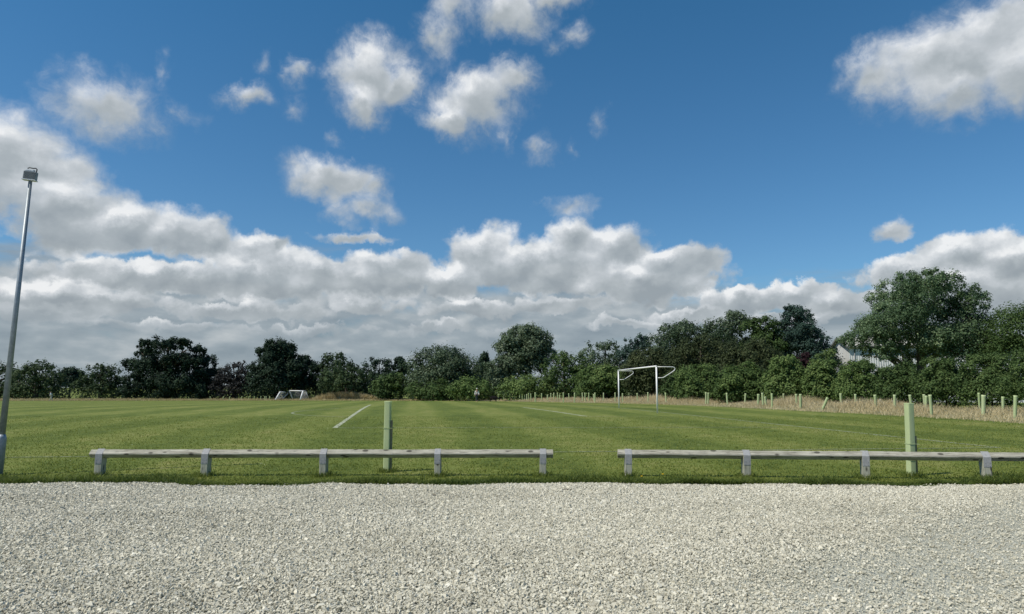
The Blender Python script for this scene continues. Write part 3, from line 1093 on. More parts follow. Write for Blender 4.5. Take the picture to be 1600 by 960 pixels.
# base x, base y, top x, top y, back row?, own label
GUARDS = [
    (153.5, 625.2, 153.5, 619, 0, 'lone pale tree guard before the dark trees left of the big oak'),
    (328.5, 626, 328.5, 620, 0, 'pale tree guard at the left end of the far left row'),
    (349.3, 625, 349.3, 619.5, 1, None), (359, 625, 359.4, 619.5, 1, None), (377.3, 625, 378.2, 619, 1, None), (389, 625, 389.5, 619.3, 1, None),
    (398, 625.5, 397.6, 619.3, 1, None), (408, 625, 408, 619.3, 1, None), (414, 625.2, 414.2, 619.3, 1, None), (416.6, 625, 416.4, 619.4, 1, None), (421.6, 625.2, 421.6, 619.3, 1, None),
    (659, 627, 659, 622, 1, None), (672, 627, 672.6, 621.6, 1, None), (692.5, 627, 692.3, 621.3, 1, None), (695.6, 627, 695.5, 622, 1, None), (698.3, 627, 698, 621, 1, None),
    (706.8, 626.5, 706.8, 620, 1, None), (711.3, 626.5, 711.6, 621, 1, None), (713.3, 626.5, 713.5, 619, 1, None), (715.2, 626.5, 715.6, 618, 1, None), (719.5, 626, 719.5, 620.3, 1, None),
    (731.6, 626.5, 731.6, 617.4, 1, None), (737.5, 626, 737.4, 619.8, 1, None), (738.9, 626, 738.6, 616.3, 1, None), (741, 626, 740.8, 618.8, 1, None),
    (753.2, 625.5, 753.8, 616, 1, 'tree guard just right of the dog walker'), (759, 625.5, 759, 616, 1, None), (763.5, 625, 763.5, 618, 1, None),
    (775, 626.8, 775, 615, 0, 'tree guard standing right behind the black dog'), (778.6, 625, 778.6, 616, 1, None), (787.4, 625.5, 787.4, 617.8, 1, None), (789.7, 626, 789.7, 614.8, 1, None), (797, 625.5, 797, 615, 1, None),
    (800.8, 625, 800.8, 616, 1, None), (804.5, 625, 804.5, 616, 1, None), (812, 625.5, 812, 615, 1, None), (815.8, 626, 816.2, 615, 1, None), (820, 625.5, 820, 616.6, 1, None), (822.7, 625.5, 823.3, 616, 1, None),
    (826, 626, 826, 614.6, 1, None), (829.6, 625.5, 829.4, 615.4, 1, None),
    (836.4, 628.6, 836.3, 613.6, 0, 'thickest pale tree guard standing forward at the dry grass edge left of the goal'),
    (846, 625, 846.4, 615, 1, None), (855.5, 626, 855.5, 617, 1, 'short wide tree guard in the row left of the goal'), (861, 628, 860.7, 614.5, 0, None), (865.2, 625.5, 865.5, 614, 1, None), (871, 626, 871, 614, 1, None), (874.5, 625.5, 874.5, 617, 1, None),
    (880.4, 629.6, 880.2, 613.6, 0, 'tall tree guard at the mown edge with brown earth at its foot'),
    (889, 626, 888.6, 615, 1, None), (897.4, 629.6, 897.9, 614, 0, None), (910.2, 626, 909.8, 614, 1, None), (914.2, 626, 914, 614, 1, None), (919.6, 626.5, 920.2, 614, 1, None), (927.5, 626, 927.5, 616, 1, None),
    (929.6, 629.8, 929.6, 614, 0, None), (942.6, 629.4, 943.2, 614, 0, 'tree guard between the hedge and the left goalpost, nearest to the post'), (960.8, 627, 961.2, 613.8, 1, None), (972.5, 626.5, 972.5, 615, 1, 'tree guard seen just right of the left goalpost'),
    (981.8, 628.8, 983, 613.5, 0, 'slightly leaning tree guard seen through the goal mouth on the left'), (995.5, 627, 995.5, 614.5, 1, 'half hidden tree guard seen in the middle of the goal mouth'), (1012.5, 631.2, 1012.3, 613.2, 0, 'full height tree guard seen through the goal mouth beside the right goalpost'),
    (1040, 628, 1040, 614, 1, 'thin tree guard of a close pair right of the goal, farther one'), (1043.6, 629.5, 1043.8, 614, 0, 'nearer tree guard of a close pair right of the goal'), (1051.4, 629.5, 1052.6, 615, 0, None), (1066.2, 630.8, 1064.9, 613.6, 0, 'tree guard tilting left in the dry grass right of the goal'),
    (1103, 633, 1102.8, 613.4, 0, 'left tree guard of a pair touching side by side at the grass edge'), (1106.3, 632.8, 1106.6, 613.8, 0, 'right tree guard of a pair touching side by side at the grass edge'),
    (1135.5, 629, 1135.5, 614.4, 1, 'single tree guard half sunk in the dry grass before the dark bushes'), (1163.6, 633.5, 1164.8, 615, 0, 'tree guard leaning slightly right before the dark round bush'), (1184.5, 636.5, 1184.7, 616, 0, 'stout tree guard right of the leaning one, before a pair of thin guards'),
    (1190.8, 631, 1191, 614, 1, None), (1195.5, 631, 1195.3, 620, 1, 'shortest tree guard, a stub behind the stout one'), (1206.3, 638.6, 1206.2, 615, 0, 'tall straight tree guard with dark earth at its foot on the mown edge'),
    (1224.2, 634, 1224, 615.3, 0, 'tree guard standing back in the grass below the plum red bush'), (1245, 637.5, 1243.8, 616, 0, 'left tree guard of the pair below the plum red bush'), (1250.8, 640.4, 1250.5, 616, 0, 'right tree guard of the pair below the plum red bush'),
    (1283.6, 642.8, 1292.2, 620.5, 0, 'fallen over tree guard leaning steeply to the right'),
    (1314.5, 640, 1313.6, 615, 0, 'tree guard next to the right of the steeply leaning one'), (1337, 638.5, 1336.9, 616, 0, 'tree guard below the white shed wall, standing back in the grass'), (1369.4, 643.4, 1366.4, 617, 0, 'tree guard tilting left under the big oak'),
    (1398.2, 644, 1397.6, 617, 0, 'upright tree guard left of the near green post'), (1421.8, 640, 1421.4, 617, 1, 'tree guard partly hidden behind the near green post'),
    (1445, 643, 1442.7, 616.4, 0, 'left tree guard of a crossing trio, tilting left'), (1446.2, 644.5, 1447.6, 618.5, 0, 'middle tree guard of a crossing trio, tilting right'), (1455.6, 650.2, 1452, 617, 0, 'right tree guard of a crossing trio, nearest the mown edge'),
    (1531, 643, 1528.5, 614, 0, 'tree guard tilting left in the tall grass far right'), (1536.2, 652.8, 1536.2, 617.4, 0, 'thick upright tree guard in front of the tilting one far right'), (1567.2, 649, 1567.3, 620, 0, 'lower tree guard deep in dry grass far right'), (1585.5, 656.4, 1586.3, 618, 0, 'rightmost and largest tree guard at the dry grass edge'),
]


def build_far_guards():
    me, sme = far_guard_mesh()
    r0 = random.Random(9)
    for bx, by, tx, ty, back, lab in GUARDS:
        if back:
            Y = edge_at(bx) + 2.2 + r0.random() * 2.0
            base = at(bx, 600, Y)
            base.z = float(zf(Y))
        else:
            base = G(bx, by)
            Y = base.y
        top = at(tx, ty, Y)
        h = min(max(top.z - base.z, .55), 1.6)
        o = bpy.data.objects.new('tree_guard', me)
        o.location = base
        dx = math.atan2(top.x - base.x, h)
        if tx - bx > 6:
            dy, yaw = .12, 0
            h *= 1.05
        else:
            dy, yaw = r0.uniform(-.05, .05), r0.random() * 6.28
        o.rotation_mode = 'XYZ'
        o.rotation_euler = (dy, dx, 0)
        wsc = 1.15 + r0.random() * .2
        if lab and ('thick' in lab or 'stout' in lab or 'wide' in lab):
            wsc = 1.55
        o.scale = (wsc, wsc, h)
        link(o)
        if not lab:
            lab = ('small pale tree guard in the far left row by the small goals' if bx < 430 else
                   'small tree guard at the far hedge left of the dog walker' if bx < 745 else
                   'slim pale tree guard in the dense row between the dog and the goal' if bx < 960 else
                   'slim pale tree guard in the dry grass right of the goal')
        tag(o, lab, 'tree guard', 'plastic tree guards')
        if by > 640:
            s = bpy.data.objects.new('stake', sme)
            link(s, o)


# ------------------------------------------------------------------ goals
def football_goal():
    a, b = G(1027.3, 646.2), G(967.3, 638.4)
    H = 2.44
    d = (b - a)
    d.z = 0
    L = d.length
    d.normalize()
    root = empty('football_goal', a, 'full size white football goal without a net at the near end of the pitch', 'football goal')
    back = Vector((d.y, -d.x, 0))
    if back.x < 0:
        back = -back
    zb = b.z - a.z
    for p, z in ((Vector((0, 0, 0)), 0.0), (d * L, zb)):
        mb = MB()
        mb.tube([p + Vector((0, 0, z - .2)), p + Vector((0, 0, H + .0))], .041, 20)
        mb.build('post', M['white'], root)
    mb = MB()
    mb.tube([Vector((0, 0, H)) - d * .041, d * L + Vector((0, 0, H + zb * 0)) + d * .041], .0415, 20)
    mb.build('crossbar', M['white'], root)
    for p in (Vector((0, 0, 0)), d * L):
        mb = MB()
        Pp = lambda u, z: p + back * u + Vector((0, 0, z))
        pts = [Pp(.05, H - .03), Pp(.5, H - .03), Pp(.88, H - .035), Pp(.97, H - .07), Pp(1.0, H - .14), Pp(.96, H - .21), Pp(.85, H - .29),
               Pp(.42, H - .555), Pp(.34, H - .59), Pp(.25, H - .60), Pp(.05, H - .60)]
        mb.tube(pts, .019, 12)
        mb.build('net_stanchion', M['white'], root)
    return root


def portable_goal(label, Yc, post_pts, bars, nets):
    """posts and bars given as (px, py, Y) ; feet snap to the ground"""
    base = Vector(((post_pts[0][0][0] - 800) / F_PX * Yc, Yc, float(zf(Yc))))
    root = empty('portable_goal', base, label, 'football goal', 'small portable goals')

    def pt(p):
        v = at(*p)
        gz = float(zf(v.y))
        if p[1] > 623.5:
            v.z = gz + .05
        return v - base
    for a, b in post_pts:
        mb = MB()
        mb.tube([pt(a), pt(b)], .115, 12)
        mb.build('post', M['white'], root)
    for a, b in bars:
        mb = MB()
        mb.tube([pt(a), pt(b)], .085, 10)
        mb.build('bar', M['white'], root)
    for q in nets:
        mb = MB()
        A, B, C, D = [pt(x) for x in q]
        nu, nv = 12, 9
        for i in range(nu + 1):
            u = i / nu
            mb.tube([A.lerp(B, u), (D.lerp(C, u) + A.lerp(B, u)) * .5 + Vector((0, .08, -.05)), D.lerp(C, u)], .010, 4)
        for j in range(nv + 1):
            v = j / nv
            sag = Vector((0, .08, -.05)) * (1 - abs(2 * v - 1))
            mb.tube([A.lerp(D, v) + sag, B.lerp(C, v) + sag], .010, 4)
        mb.build('net', M['net'], root)
    return root


# ------------------------------------------------------------------ shed
def build_shed():
    C0 = at(1326, 541, 84.0)
    gz = float(zf(84)) - .3
    u = Vector((7, -1.4, 0)).normalized()
    v = Vector((u.y * -1, u.x, 0))
    Lx, Wy = 21.0, 8.0
    He = C0.z - gz
    Hr = at(1312, 529.5, 88).z - gz
    root = empty('metal_shed', (C0.x, C0.y, gz), 'white corrugated shed with a grey pitched roof behind the oak', 'shed', rz=math.atan2(u.y, u.x))
    mb = MB()
    prof = [(0, 0), (Wy, 0), (Wy, He), (Wy / 2, Hr), (0, He)]
    mb.prism(prof, 0, Lx)
    mb.build('wall', M['clad'], root)
    rm = MB()
    s = (Hr - He) / (Wy / 2)
    ov = .35
    for sg in (0, 1):
        y0, y1 = (-ov, Wy / 2) if sg == 0 else (Wy + ov, Wy / 2)
        z0 = He - s * ov
        rm.prism([(y0, z0 + .02), (y1, Hr + .02), (y1, Hr + .14), (y0, z0 + .14)], -ov, Lx + ov)
    rf = rm.build('roof', M['roof'], root)
    tm = MB()
    tm.box((-ov - .03, Wy * .25 - ov / 2, (He + Hr) / 2 - s * ov / 2 + .02), (.05, math.hypot(Wy / 2 + ov, Hr - He + s * ov), .22), Matrix.Rotation(math.atan(s), 3, 'X'))
    tm.box((-ov - .03, Wy * .75 + ov / 2, (He + Hr) / 2 - s * ov / 2 + .02), (.05, math.hypot(Wy / 2 + ov, Hr - He + s * ov), .22), Matrix.Rotation(-math.atan(s), 3, 'X'))
    tm.build('barge_board', M['trim'], rf)
    gm = MB()
    gm.box((Lx / 2, -ov - .05, He - s * ov - .02), (Lx + 2 * ov, .12, .12))
    gm.build('gutter', M['trim'], rf)
    dp = MB()
    dp.tube([(.6, -.09, .1), (.6, -.09, He - .2)], .06, 10)
    dp.build('downpipe', M['trim'], root)


# ------------------------------------------------------------------ trees
def leaf_cloud(r, centres, normals, per, sigma, leaf, tone_c, up=.25, flat=1.0):
    n = len(centres)
    N = n * per
    od = r.normal(0, 1, (N, 3))
    c = np.repeat(centres, per, 0) + od * np.repeat(sigma, per)[:, None] * np.array([1, 1, flat])
    nr = np.repeat(normals, per, 0) * .55 + od * .50 + r.normal(0, .42, (N, 3)) + np.array([0, 0, up])
    nr /= np.linalg.norm(nr, axis=1)[:, None]
    t = np.cross(nr, r.normal(size=(N, 3)))
    t /= np.linalg.norm(t, axis=1)[:, None]
    b = np.cross(nr, t)
    L = leaf * (.65 + .7 * r.random(N))[:, None]
    W = L * (.55 + .25 * r.random(N))[:, None]
    V = np.stack([c - t * L * .5, c - b * W * .5 + nr * L * .06, c + t * L * .5, c + b * W * .5 + nr * L * .06], 1)
    tone = np.clip(np.repeat(tone_c, per) + r.normal(0, .10, N), 0, 1)
    return V.reshape(-1, 3), np.arange(N * 4).reshape(-1, 4), np.repeat(tone, 4)


def make_lobes(r, W, D, zb, zt, style):
    """ellipsoid lobes (cx, cy, cz, rx, ry, rz) for a crown of width W, depth D between heights zb and zt"""
    H = zt - zb
    out = []
    if style == 'pine':
        for k in range(26):
            f = k / 25
            rad = W * .5 * (1 - .78 * f) * r.uniform(.75, 1.1)
            a = k * 2.4 + r.uniform(-.4, .4)
            rr = W * r.uniform(.10, .15) * (1.15 - .5 * f)
            out.append((math.cos(a) * (rad - rr * .4), math.sin(a) * (rad - rr * .4), zb + H * (.04 + .92 * f), rr * 1.6, rr * 1.6, rr * .60))
        for k in range(6):
            out.append((r.uniform(-.1, .1) * W, r.uniform(-.1, .1) * W, zb + H * (.12 + .13 * k), W * .2 * (1 - .1 * k), W * .2 * (1 - .1 * k), H * .06))
        return out
    if style == 'sparse':
        for k in range(11):
            a = r.uniform(0, 6.28)
            f = r.random()
            rad = W * .36 * math.sin(math.pi * (.25 + .7 * f))
            s = W * r.uniform(.10, .2)
            out.append((math.cos(a) * rad, math.sin(a) * rad, zb + H * (.15 + .8 * f), s, s, s * .8))
        return out
    n = {'round': 24, 'dome': 24, 'bush': 15, 'oak': 40, 'column': 16}.get(style, 24)
    cz = zb + H * (.50 if style in ('round', 'oak', 'column') else .36)
    core = .62
    out.append((0, 0, cz, W * .5 * core, D * .5 * core, (H * .5 if style != 'bush' else H * .5) * core))
    if style in ('dome', 'bush'):
        out.append((0, 0, zb + H * .22, W * .44, D * .44, H * .26))
    gold = math.pi * (3 - math.sqrt(5))
    for k in range(n):
        zz = 1 - 1.75 * (k + .5) / n if style in ('round', 'oak', 'column') else 1 - 1.4 * (k + .5) / n
        a = k * gold + r.uniform(-.4, .4)
        rh = math.sqrt(max(0, 1 - zz * zz))
        s = r.uniform(.20, .34) if style != 'oak' else r.uniform(.14, .24)
        j = r.uniform(.82, 1.06)
        rz_up = (zt - cz) if zz > 0 else (cz - zb)
        lr = W * .5 * s
        out.append((math.cos(a) * rh * (W * .5 - lr) * j, math.sin(a) * rh * (D * .5 - lr) * j, cz + zz * max(rz_up - lr * .8, .1) * min(j, 1.0),
                    lr * r.uniform(.95, 1.35), lr * r.uniform(.95, 1.3), lr * r.uniform(.7, 1.0)))
    return out


def crown_data(r, lobes, n_leaf, leaf, tone0, per=26, gap=.0, zmin=.05, wind=0.0, up=.45):
    Lb = np.array(lobes)
    area = (Lb[:, 3] * Lb[:, 4] * Lb[:, 5]) ** (2 / 3)
    nc = max(20, n_leaf // per)
    i = r.choice(len(Lb), nc, p=area / area.sum())
    d = r.normal(size=(nc, 3))
    d /= np.linalg.norm(d, axis=1)[:, None]
    d[:, 2] = np.where(r.random(nc) < .55, np.abs(d[:, 2]), d[:, 2])
    rad = 1 - .45 * r.random(nc) ** 2.2
    c = Lb[i, :3] + d * Lb[i, 3:] * rad[:, None]
    # drop clumps buried well inside another lobe
    deep = np.zeros(nc, bool)
    for L in Lb:
        q = (((c - L[:3]) / L[3:]) ** 2).sum(1)
        deep |= q < .42
    keep = (~deep | (r.random(nc) < .45)) & (c[:, 2] > zmin)
    c, d, i = c[keep], d[keep], i[keep]
    sig = np.clip(Lb[i, 3] * .16, leaf * .6, leaf * 1.75) * (.7 + .6 * r.random(len(c)))
    lobe_t = r.normal(0, .10, len(Lb))[i]
    tone = tone0 + lobe_t + r.normal(0, .13, len(c))
    if wind:
        d = d + np.array([wind, 0, .1])
    return leaf_cloud(r, c, d, per, sig, leaf, tone, up)


def trunk_mesh(r, H, zt, rad, limbs, spread):
    mb = MB()
    bend = (r.uniform(-.05, .05) * H, r.uniform(-.05, .05) * H)
    n = 8
    pts = [Vector((bend[0] * (k / n) ** 2, bend[1] * (k / n) ** 2, -.3 + (zt + .3) * k / n)) for k in range(n + 1)]
    mb.tube(pts, [rad * (1.35 if k == 0 else 1 - .78 * k / n) for k in range(n + 1)], 10)
    for k in range(limbs):
        f = r.uniform(.28, .8)
        p0 = pts[int(f * n)]
        a = 2.4 * k + r.uniform(-.5, .5)
        ln = spread * r.uniform(.55, .95)
        p1 = p0 + Vector((math.cos(a) * ln * .5, math.sin(a) * ln * .5, ln * .30))
        p2 = p0 + Vector((math.cos(a) * ln, math.sin(a) * ln, ln * r.uniform(.55, .85)))
        r1 = rad * (1 - .75 * f) * .62
        mb.tube([p0, p1, p2], [r1, r1 * .65, r1 * .22], 7)
        for s in (-1, 1):
            q2 = p1 + Vector((math.cos(a + .7 * s) * ln * .45, math.sin(a + .7 * s) * ln * .45, ln * .35))
            mb.tube([p1, q2], [r1 * .5, r1 * .15], 6)
    return mb


def tree(name, label, cat, pxl, pxr, pyt, Y, style, mat, tone=.5, seed=1, bottom=None, depth=.9, group=None, leaves=None, leafk=1.9, lobes_fn=None, wind=0.0, trunk_name='trunk'):
    r = np.random.default_rng(seed)
    gz = float(zf(Y))
    xl, xr = at(pxl, 600, Y).x, at(pxr, 600, Y).x
    W = xr - xl
    top = at((pxl + pxr) / 2, pyt, Y).z - gz
    zb = .15 if bottom is None else max(at(0 + 800, bottom, Y).z - gz, .1)
    root = empty(name, ((xl + xr) / 2, Y, gz), label, cat, group)
    px_m = Y / 672.0
    leaf = max(leafk * px_m, .055)
    n = leaves or int(np.clip(W * (top - zb) / (leaf * leaf) * 13, 7000, 46000))
    lobes = lobes_fn(r, W, zb, top) if lobes_fn else make_lobes(r, W, W * depth, zb, top, style)
    V, Fc, T = crown_data(r, lobes, n, leaf, tone, wind=wind)
    x0, x1 = np.percentile(V[:, 0], (.4, 99.6))
    ztop = np.percentile(V[:, 2], 99.7)
    V[:, 0] = (V[:, 0] - .5 * (x0 + x1)) * W / (x1 - x0)
    V[:, 2] *= top / ztop
    np_obj('crown', V, Fc, mat, root, {'tone': T})
    tm = trunk_mesh(r, top, top * (.86 if style != 'bush' else .6), max(.05, W * (.042 if style != 'bush' else .018)), 7 if style not in ('pine', 'sparse') else 5, W * .38)
    tm.build(trunk_name, M['bark'], root)
    return root


def oak_lobes(r, W, zb, zt):
    """broad right-hand oak: outline read from the photo, u across (-1..1), v up (0..1), radius in half widths"""
    H = zt - zb
    prof = [(-.88, .20, .14), (-.74, .28, .18), (-.60, .38, .18), (-.45, .56, .17), (-.56, .22, .16), (-.32, .76, .16), (-.30, .42, .26), (-.16, .91, .15),
            (-.12, .66, .26), (.05, .82, .2), (-.25, .24, .24), (.12, .95, .13), (.22, .86, .18), (.18, .5, .3), (.05, .22, .28), (.40, .88, .17), (.58, .80, .18),
            (.70, .66, .17), (.90, .74, .08), (.42, .62, .22), (.60, .48, .24), (.76, .40, .2), (.86, .62, .1), (.42, .26, .28), (.70, .18, .24), (.88, .24, .14), (.84, .05, .2), (-.02, .12, .2), (.35, .05, .25),
            (.10, .0, .16), (-.62, .10, .13), (-.42, .10, .15)]
    out = []
    for u, v, s in prof:
        for k in range(3):
            dy = r.uniform(-.55, .55) * (1 - abs(u) * .6)
            s2 = s * r.uniform(.72, 1.0)
            out.append((u * W * .5 * r.uniform(.94, 1.02), dy * W * .5, zb + v * H + r.uniform(-.03, .03) * H, s2 * W * .5 * 1.08, s2 * W * .5, s2 * W * .5 * .85))
    return out


def left_oak_lobes(r, W, zb, zt):
    H = zt - zb
    prof = [(-.82, .30, .2), (-.80, .55, .17), (-.62, .72, .2), (-.40, .86, .17), (-.15, .93, .12), (.02, .82, .2), (.18, .92, .13), (.40, .88, .15), (.58, .78, .18), (.66, .58, .2),
            (.78, .38, .22), (-.45, .5, .3), (-.05, .55, .3), (.3, .58, .3), (-.5, .2, .3), (0, .22, .34), (.5, .22, .32), (-.85, .1, .2), (.85, .12, .2)]
    out = []
    for u, v, s in prof:
        for k in range(3):
            s2 = s * r.uniform(.75, 1.0)
            out.append((u * W * .5, r.uniform(-.5, .5) * W * .5 * (1 - .5 * abs(u)), zb + v * H, s2 * W * .5 * 1.05, s2 * W * .5, s2 * W * .5 * .9))
    return out


def build_trees():
    gL, gR = 'trees along the far left boundary', 'trees behind the right hedge'
    T = tree
    T('broadleaf_tree', 'dark rounded tree at the extreme left, half behind the lamp post', 'tree', -70, 42, 566, 130, 'dome', DARK2, .5, 1, group=gL)
    T('broadleaf_tree', 'rounded mid green tree just right of the lamp post', 'tree', 16, 100, 564, 127, 'dome', DARK2, .6, 2, group=gL)
    T('sapling', 'thin sparse tree poking up in the gap near the lamp post', 'tree', 92, 128, 574, 140, 'sparse', DARK, .5, 3, group=gL, bottom=606)
    T('broadleaf_tree', 'small flat topped dark tree left of the big round oak', 'tree', 120, 196, 569, 128, 'dome', DARK2, .45, 4, group=gL)
    T('oak_tree', 'big round very dark oak dominating the left tree line', 'tree', 198, 326, 529, 124, 'oak', DARK, .42, 5, group=gL, bottom=624, lobes_fn=left_oak_lobes, leaves=42000)
    T('broadleaf_tree', 'smaller ragged tree tucked against the right side of the big round oak', 'tree', 296, 348, 553, 128, 'dome', DARK, .5, 6, group=gL)
    T('copper_beech', 'dark purplish copper tree between the two tall dark trees', 'tree', 330, 402, 566, 125, 'dome', COPPER, .5, 7, group=gL)
    T('broadleaf_tree', 'tall dark tree directly behind the small portable goals', 'tree', 388, 476, 532, 124, 'dome', DARK, .42, 8, group=gL, leaves=30000)
    T('broadleaf_tree', 'low dark shoulder of tree right of the tall one behind the small goals', 'tree', 452, 500, 556, 126, 'dome', DARK, .45, 9, group=gL)
    T('broadleaf_tree', 'broad mid height tree right of the small goals', 'tree', 484, 558, 552, 128, 'dome', DARK2, .52, 10, group=gL)
    T('broadleaf_tree', 'rounded bushy tree behind the bleached grass clump', 'tree', 500, 584, 566, 122, 'dome', DARK2, .5, 11, group=gL)
    T('broadleaf_tree', 'dark tree with a loose sprig on its right above the dense round bush', 'tree', 558, 626, 559, 135, 'dome', DARK, .5, 12, group=gL)
    T('sapling', 'wispy treetop sprig right of the dark tree above the round bush', 'tree', 610, 640, 558, 134, 'sparse', DARK, .5, 13, group=gL, bottom=590)
    T('round_bush', 'dense round bright green bush behind the near left green post', 'bush', 580, 642, 583, 117, 'bush', MIDG, .42, 14)
    T('broadleaf_tree', 'broad pale leaved tree left of the tall windblown tree', 'tree', 634, 750, 541, 116, 'dome', SILVER, .24, 15, group=gL, leaves=30000, wind=.4)
    T('poplar_tree', 'tiny distant poplar tip in the dip left of the windblown tree', 'tree', 747, 768, 551, 165, 'column', DARK, .5, 16, group=gL)
    T('broadleaf_tree', 'low dark tree filling the dip below the poplar tip', 'tree', 722, 800, 568, 124, 'dome', DARK2, .5, 17, group=gL)
    T('windblown_tree', 'tall silvery windblown tree in the centre of the skyline', 'tree', 776, 868, 509, 110, 'round', SILVER, .38, 18, group=gL, leaves=32000, bottom=604, wind=.7)
    T('broadleaf_tree', 'silvery side growth left below the tall windblown tree', 'tree', 752, 812, 560, 108, 'dome', SILVER, .30, 19, group=gL, wind=.5)
    gH = 'rounded hedge bushes along the field'
    T('hedge_bush', 'pale green hedge bush right behind the dog walker', 'bush', 700, 782, 588, 106, 'bush', BRIGHT, .5, 20, group=gH)
    T('hedge_bush', 'dark shaded bush left of the dog walker', 'bush', 634, 722, 590, 111, 'bush', MIDG, .4, 21, group=gH)
    T('hedge_bush', 'bright green hedge bush below the tall windblown tree', 'bush', 778, 868, 586, 100, 'bush', BRIGHT, .55, 22, group=gH)
    T('broadleaf_tree', 'dark tree right of the tall windblown tree', 'tree', 842, 924, 550, 99, 'dome', MIDG, .42, 23, group=gR)
    T('willow_tree', 'pale silvery willow between the windblown tree and the goal', 'tree', 896, 996, 534, 103, 'dome', SILVER, .34, 24, group=gR, wind=.6)
    T('hedge_bush', 'big pale green hedge bush just left of the left goalpost', 'bush', 898, 992, 570, 92, 'bush', BRIGHT, .46, 25, group=gH, leaves=18000)
    T('conifer_tree', 'pointed dark tree behind the goal crossbar', 'tree', 962, 1034, 524, 99, 'dome', PINE, .4, 26, group=gR)
    T('willow_tree', 'silvery willow whose ragged top rises right above the goal', 'tree', 1008, 1116, 503, 94, 'dome', SILVER, .28, 27, group=gR, wind=.6, leaves=26000)
    T('broadleaf_tree', 'brownish shaded tree filling the goal mouth', 'tree', 972, 1066, 545, 84, 'dome', BROWNG, .40, 28, group=gR, leaves=24000)
    T('willow_tree', 'tallest silvery tree of the row between goal and pine', 'tree', 1090, 1192, 488, 91, 'dome', SILVER, .26, 29, group=gR, leaves=30000, wind=.5)
    T('broadleaf_tree', 'dark green tree immediately left of the blue green pine', 'tree', 1150, 1236, 496, 86, 'dome', MIDG, .36, 30, group=gR, leaves=26000)
    T('broadleaf_tree', 'brown green tree low behind the hedge right of the goal', 'tree', 1040, 1150, 526, 76, 'dome', BROWNG, .36, 31, group=gR, leaves=30000)
    T('broadleaf_tree', 'dull brown green tree in front of the pine foot', 'tree', 1120, 1232, 530, 70, 'dome', BROWNG, .34, 32, group=gR, leaves=28000)
    T('pine_tree', 'blue green pine with tiered branches left of the white shed', 'tree', 1208, 1312, 479, 86, 'pine', PINE, .45, 33, group=gR, leaves=26000, bottom=572)
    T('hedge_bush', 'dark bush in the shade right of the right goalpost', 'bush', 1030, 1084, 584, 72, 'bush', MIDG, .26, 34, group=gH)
    T('hedge_bush', 'rounded green hedge bush first right of the goal', 'bush', 1052, 1136, 570, 65, 'bush', BRIGHT, .38, 35, group=gH, leaves=20000)
    T('hedge_bush', 'rounded green hedge bush second right of the goal', 'bush', 1118, 1206, 567, 60, 'bush', BRIGHT, .40, 36, group=gH, leaves=20000)
    T('hedge_bush', 'light green hedge bush left of the plum red bush', 'bush', 1192, 1262, 557, 56, 'bush', BRIGHT, .55, 37, group=gH, leaves=18000)
    T('plum_bush', 'narrow plum red bush rising out of the hedge', 'bush', 1236, 1272, 552, 57.5, 'column', PLUM, .5, 38)
    T('hedge_bush', 'light green hedge bush right of the plum red bush', 'bush', 1256, 1322, 562, 53.5, 'bush', BRIGHT, .52, 39, group=gH, leaves=18000)
    T('broadleaf_tree', 'small leafy tree in front of the shed gable', 'tree', 1264, 1324, 546, 60, 'dome', MIDG, .55, 40, group=gR)
    T('hedge_bush', 'hedge bush below the white shed wall', 'bush', 1308, 1386, 563, 50.5, 'bush', BRIGHT, .46, 41, group=gH, leaves=20000)
    T('hedge_bush', 'dark hedge bush under the left half of the big right oak', 'bush', 1366, 1450, 566, 47, 'bush', MIDG, .34, 42, group=gH, leaves=22000)
    T('hedge_bush', 'hedge bush under the middle of the big right oak', 'bush', 1432, 1520, 560, 44, 'bush', MIDG, .44, 43, group=gH, leaves=24000)
    T('hedge_bush', 'tall hedge bush near the right edge of the view', 'bush', 1500, 1596, 552, 40.5, 'bush', MIDG, .44, 44, group=gH, leaves=26000)
    T('hedge_bush', 'hedge bush cut by the right edge of the view', 'bush', 1570, 1690, 541, 37, 'bush', MIDG, .42, 45, group=gH, leaves=26000)
    T('oak_tree', 'large pale leaved oak towering over the right hedge', 'tree', 1330, 1552, 427, 60, 'oak', OAK, .45, 46, group=gR, bottom=563, lobes_fn=oak_lobes, leaves=105000, leafk=1.75)
    T('broadleaf_tree', 'smaller tree right of the large pale oak at the edge of the view', 'tree', 1536, 1700, 474, 56, 'dome', MIDG, .40, 47, group=gR, leaves=32000, bottom=590)


def build_undergrowth():
    """dark scrub that closes the foot of the far tree line: one mass"""
    r = np.random.default_rng(77)
    n = 900
    px = r.uniform(-110, 1240, n)
    Yb = np.interp(px, [-110, 600, 800, 1000, 1240], [131, 131, 116, 104, 84]) + r.uniform(0, 7, n)
    c = np.stack([(px - 800) / F_PX * Yb, Yb, zf(Yb) + r.random(n) * 3.1], 1)
    V, Fc, T = leaf_cloud(r, c, np.tile([0, -.6, .4], (n, 1)), 46, np.full(n, .75), .34, r.normal(.32, .1, n))
    tag(np_obj('undergrowth', V, Fc, DARK, attrs={'tone': T}), label='dark scrub closing the foot of the far tree line', kind='stuff')


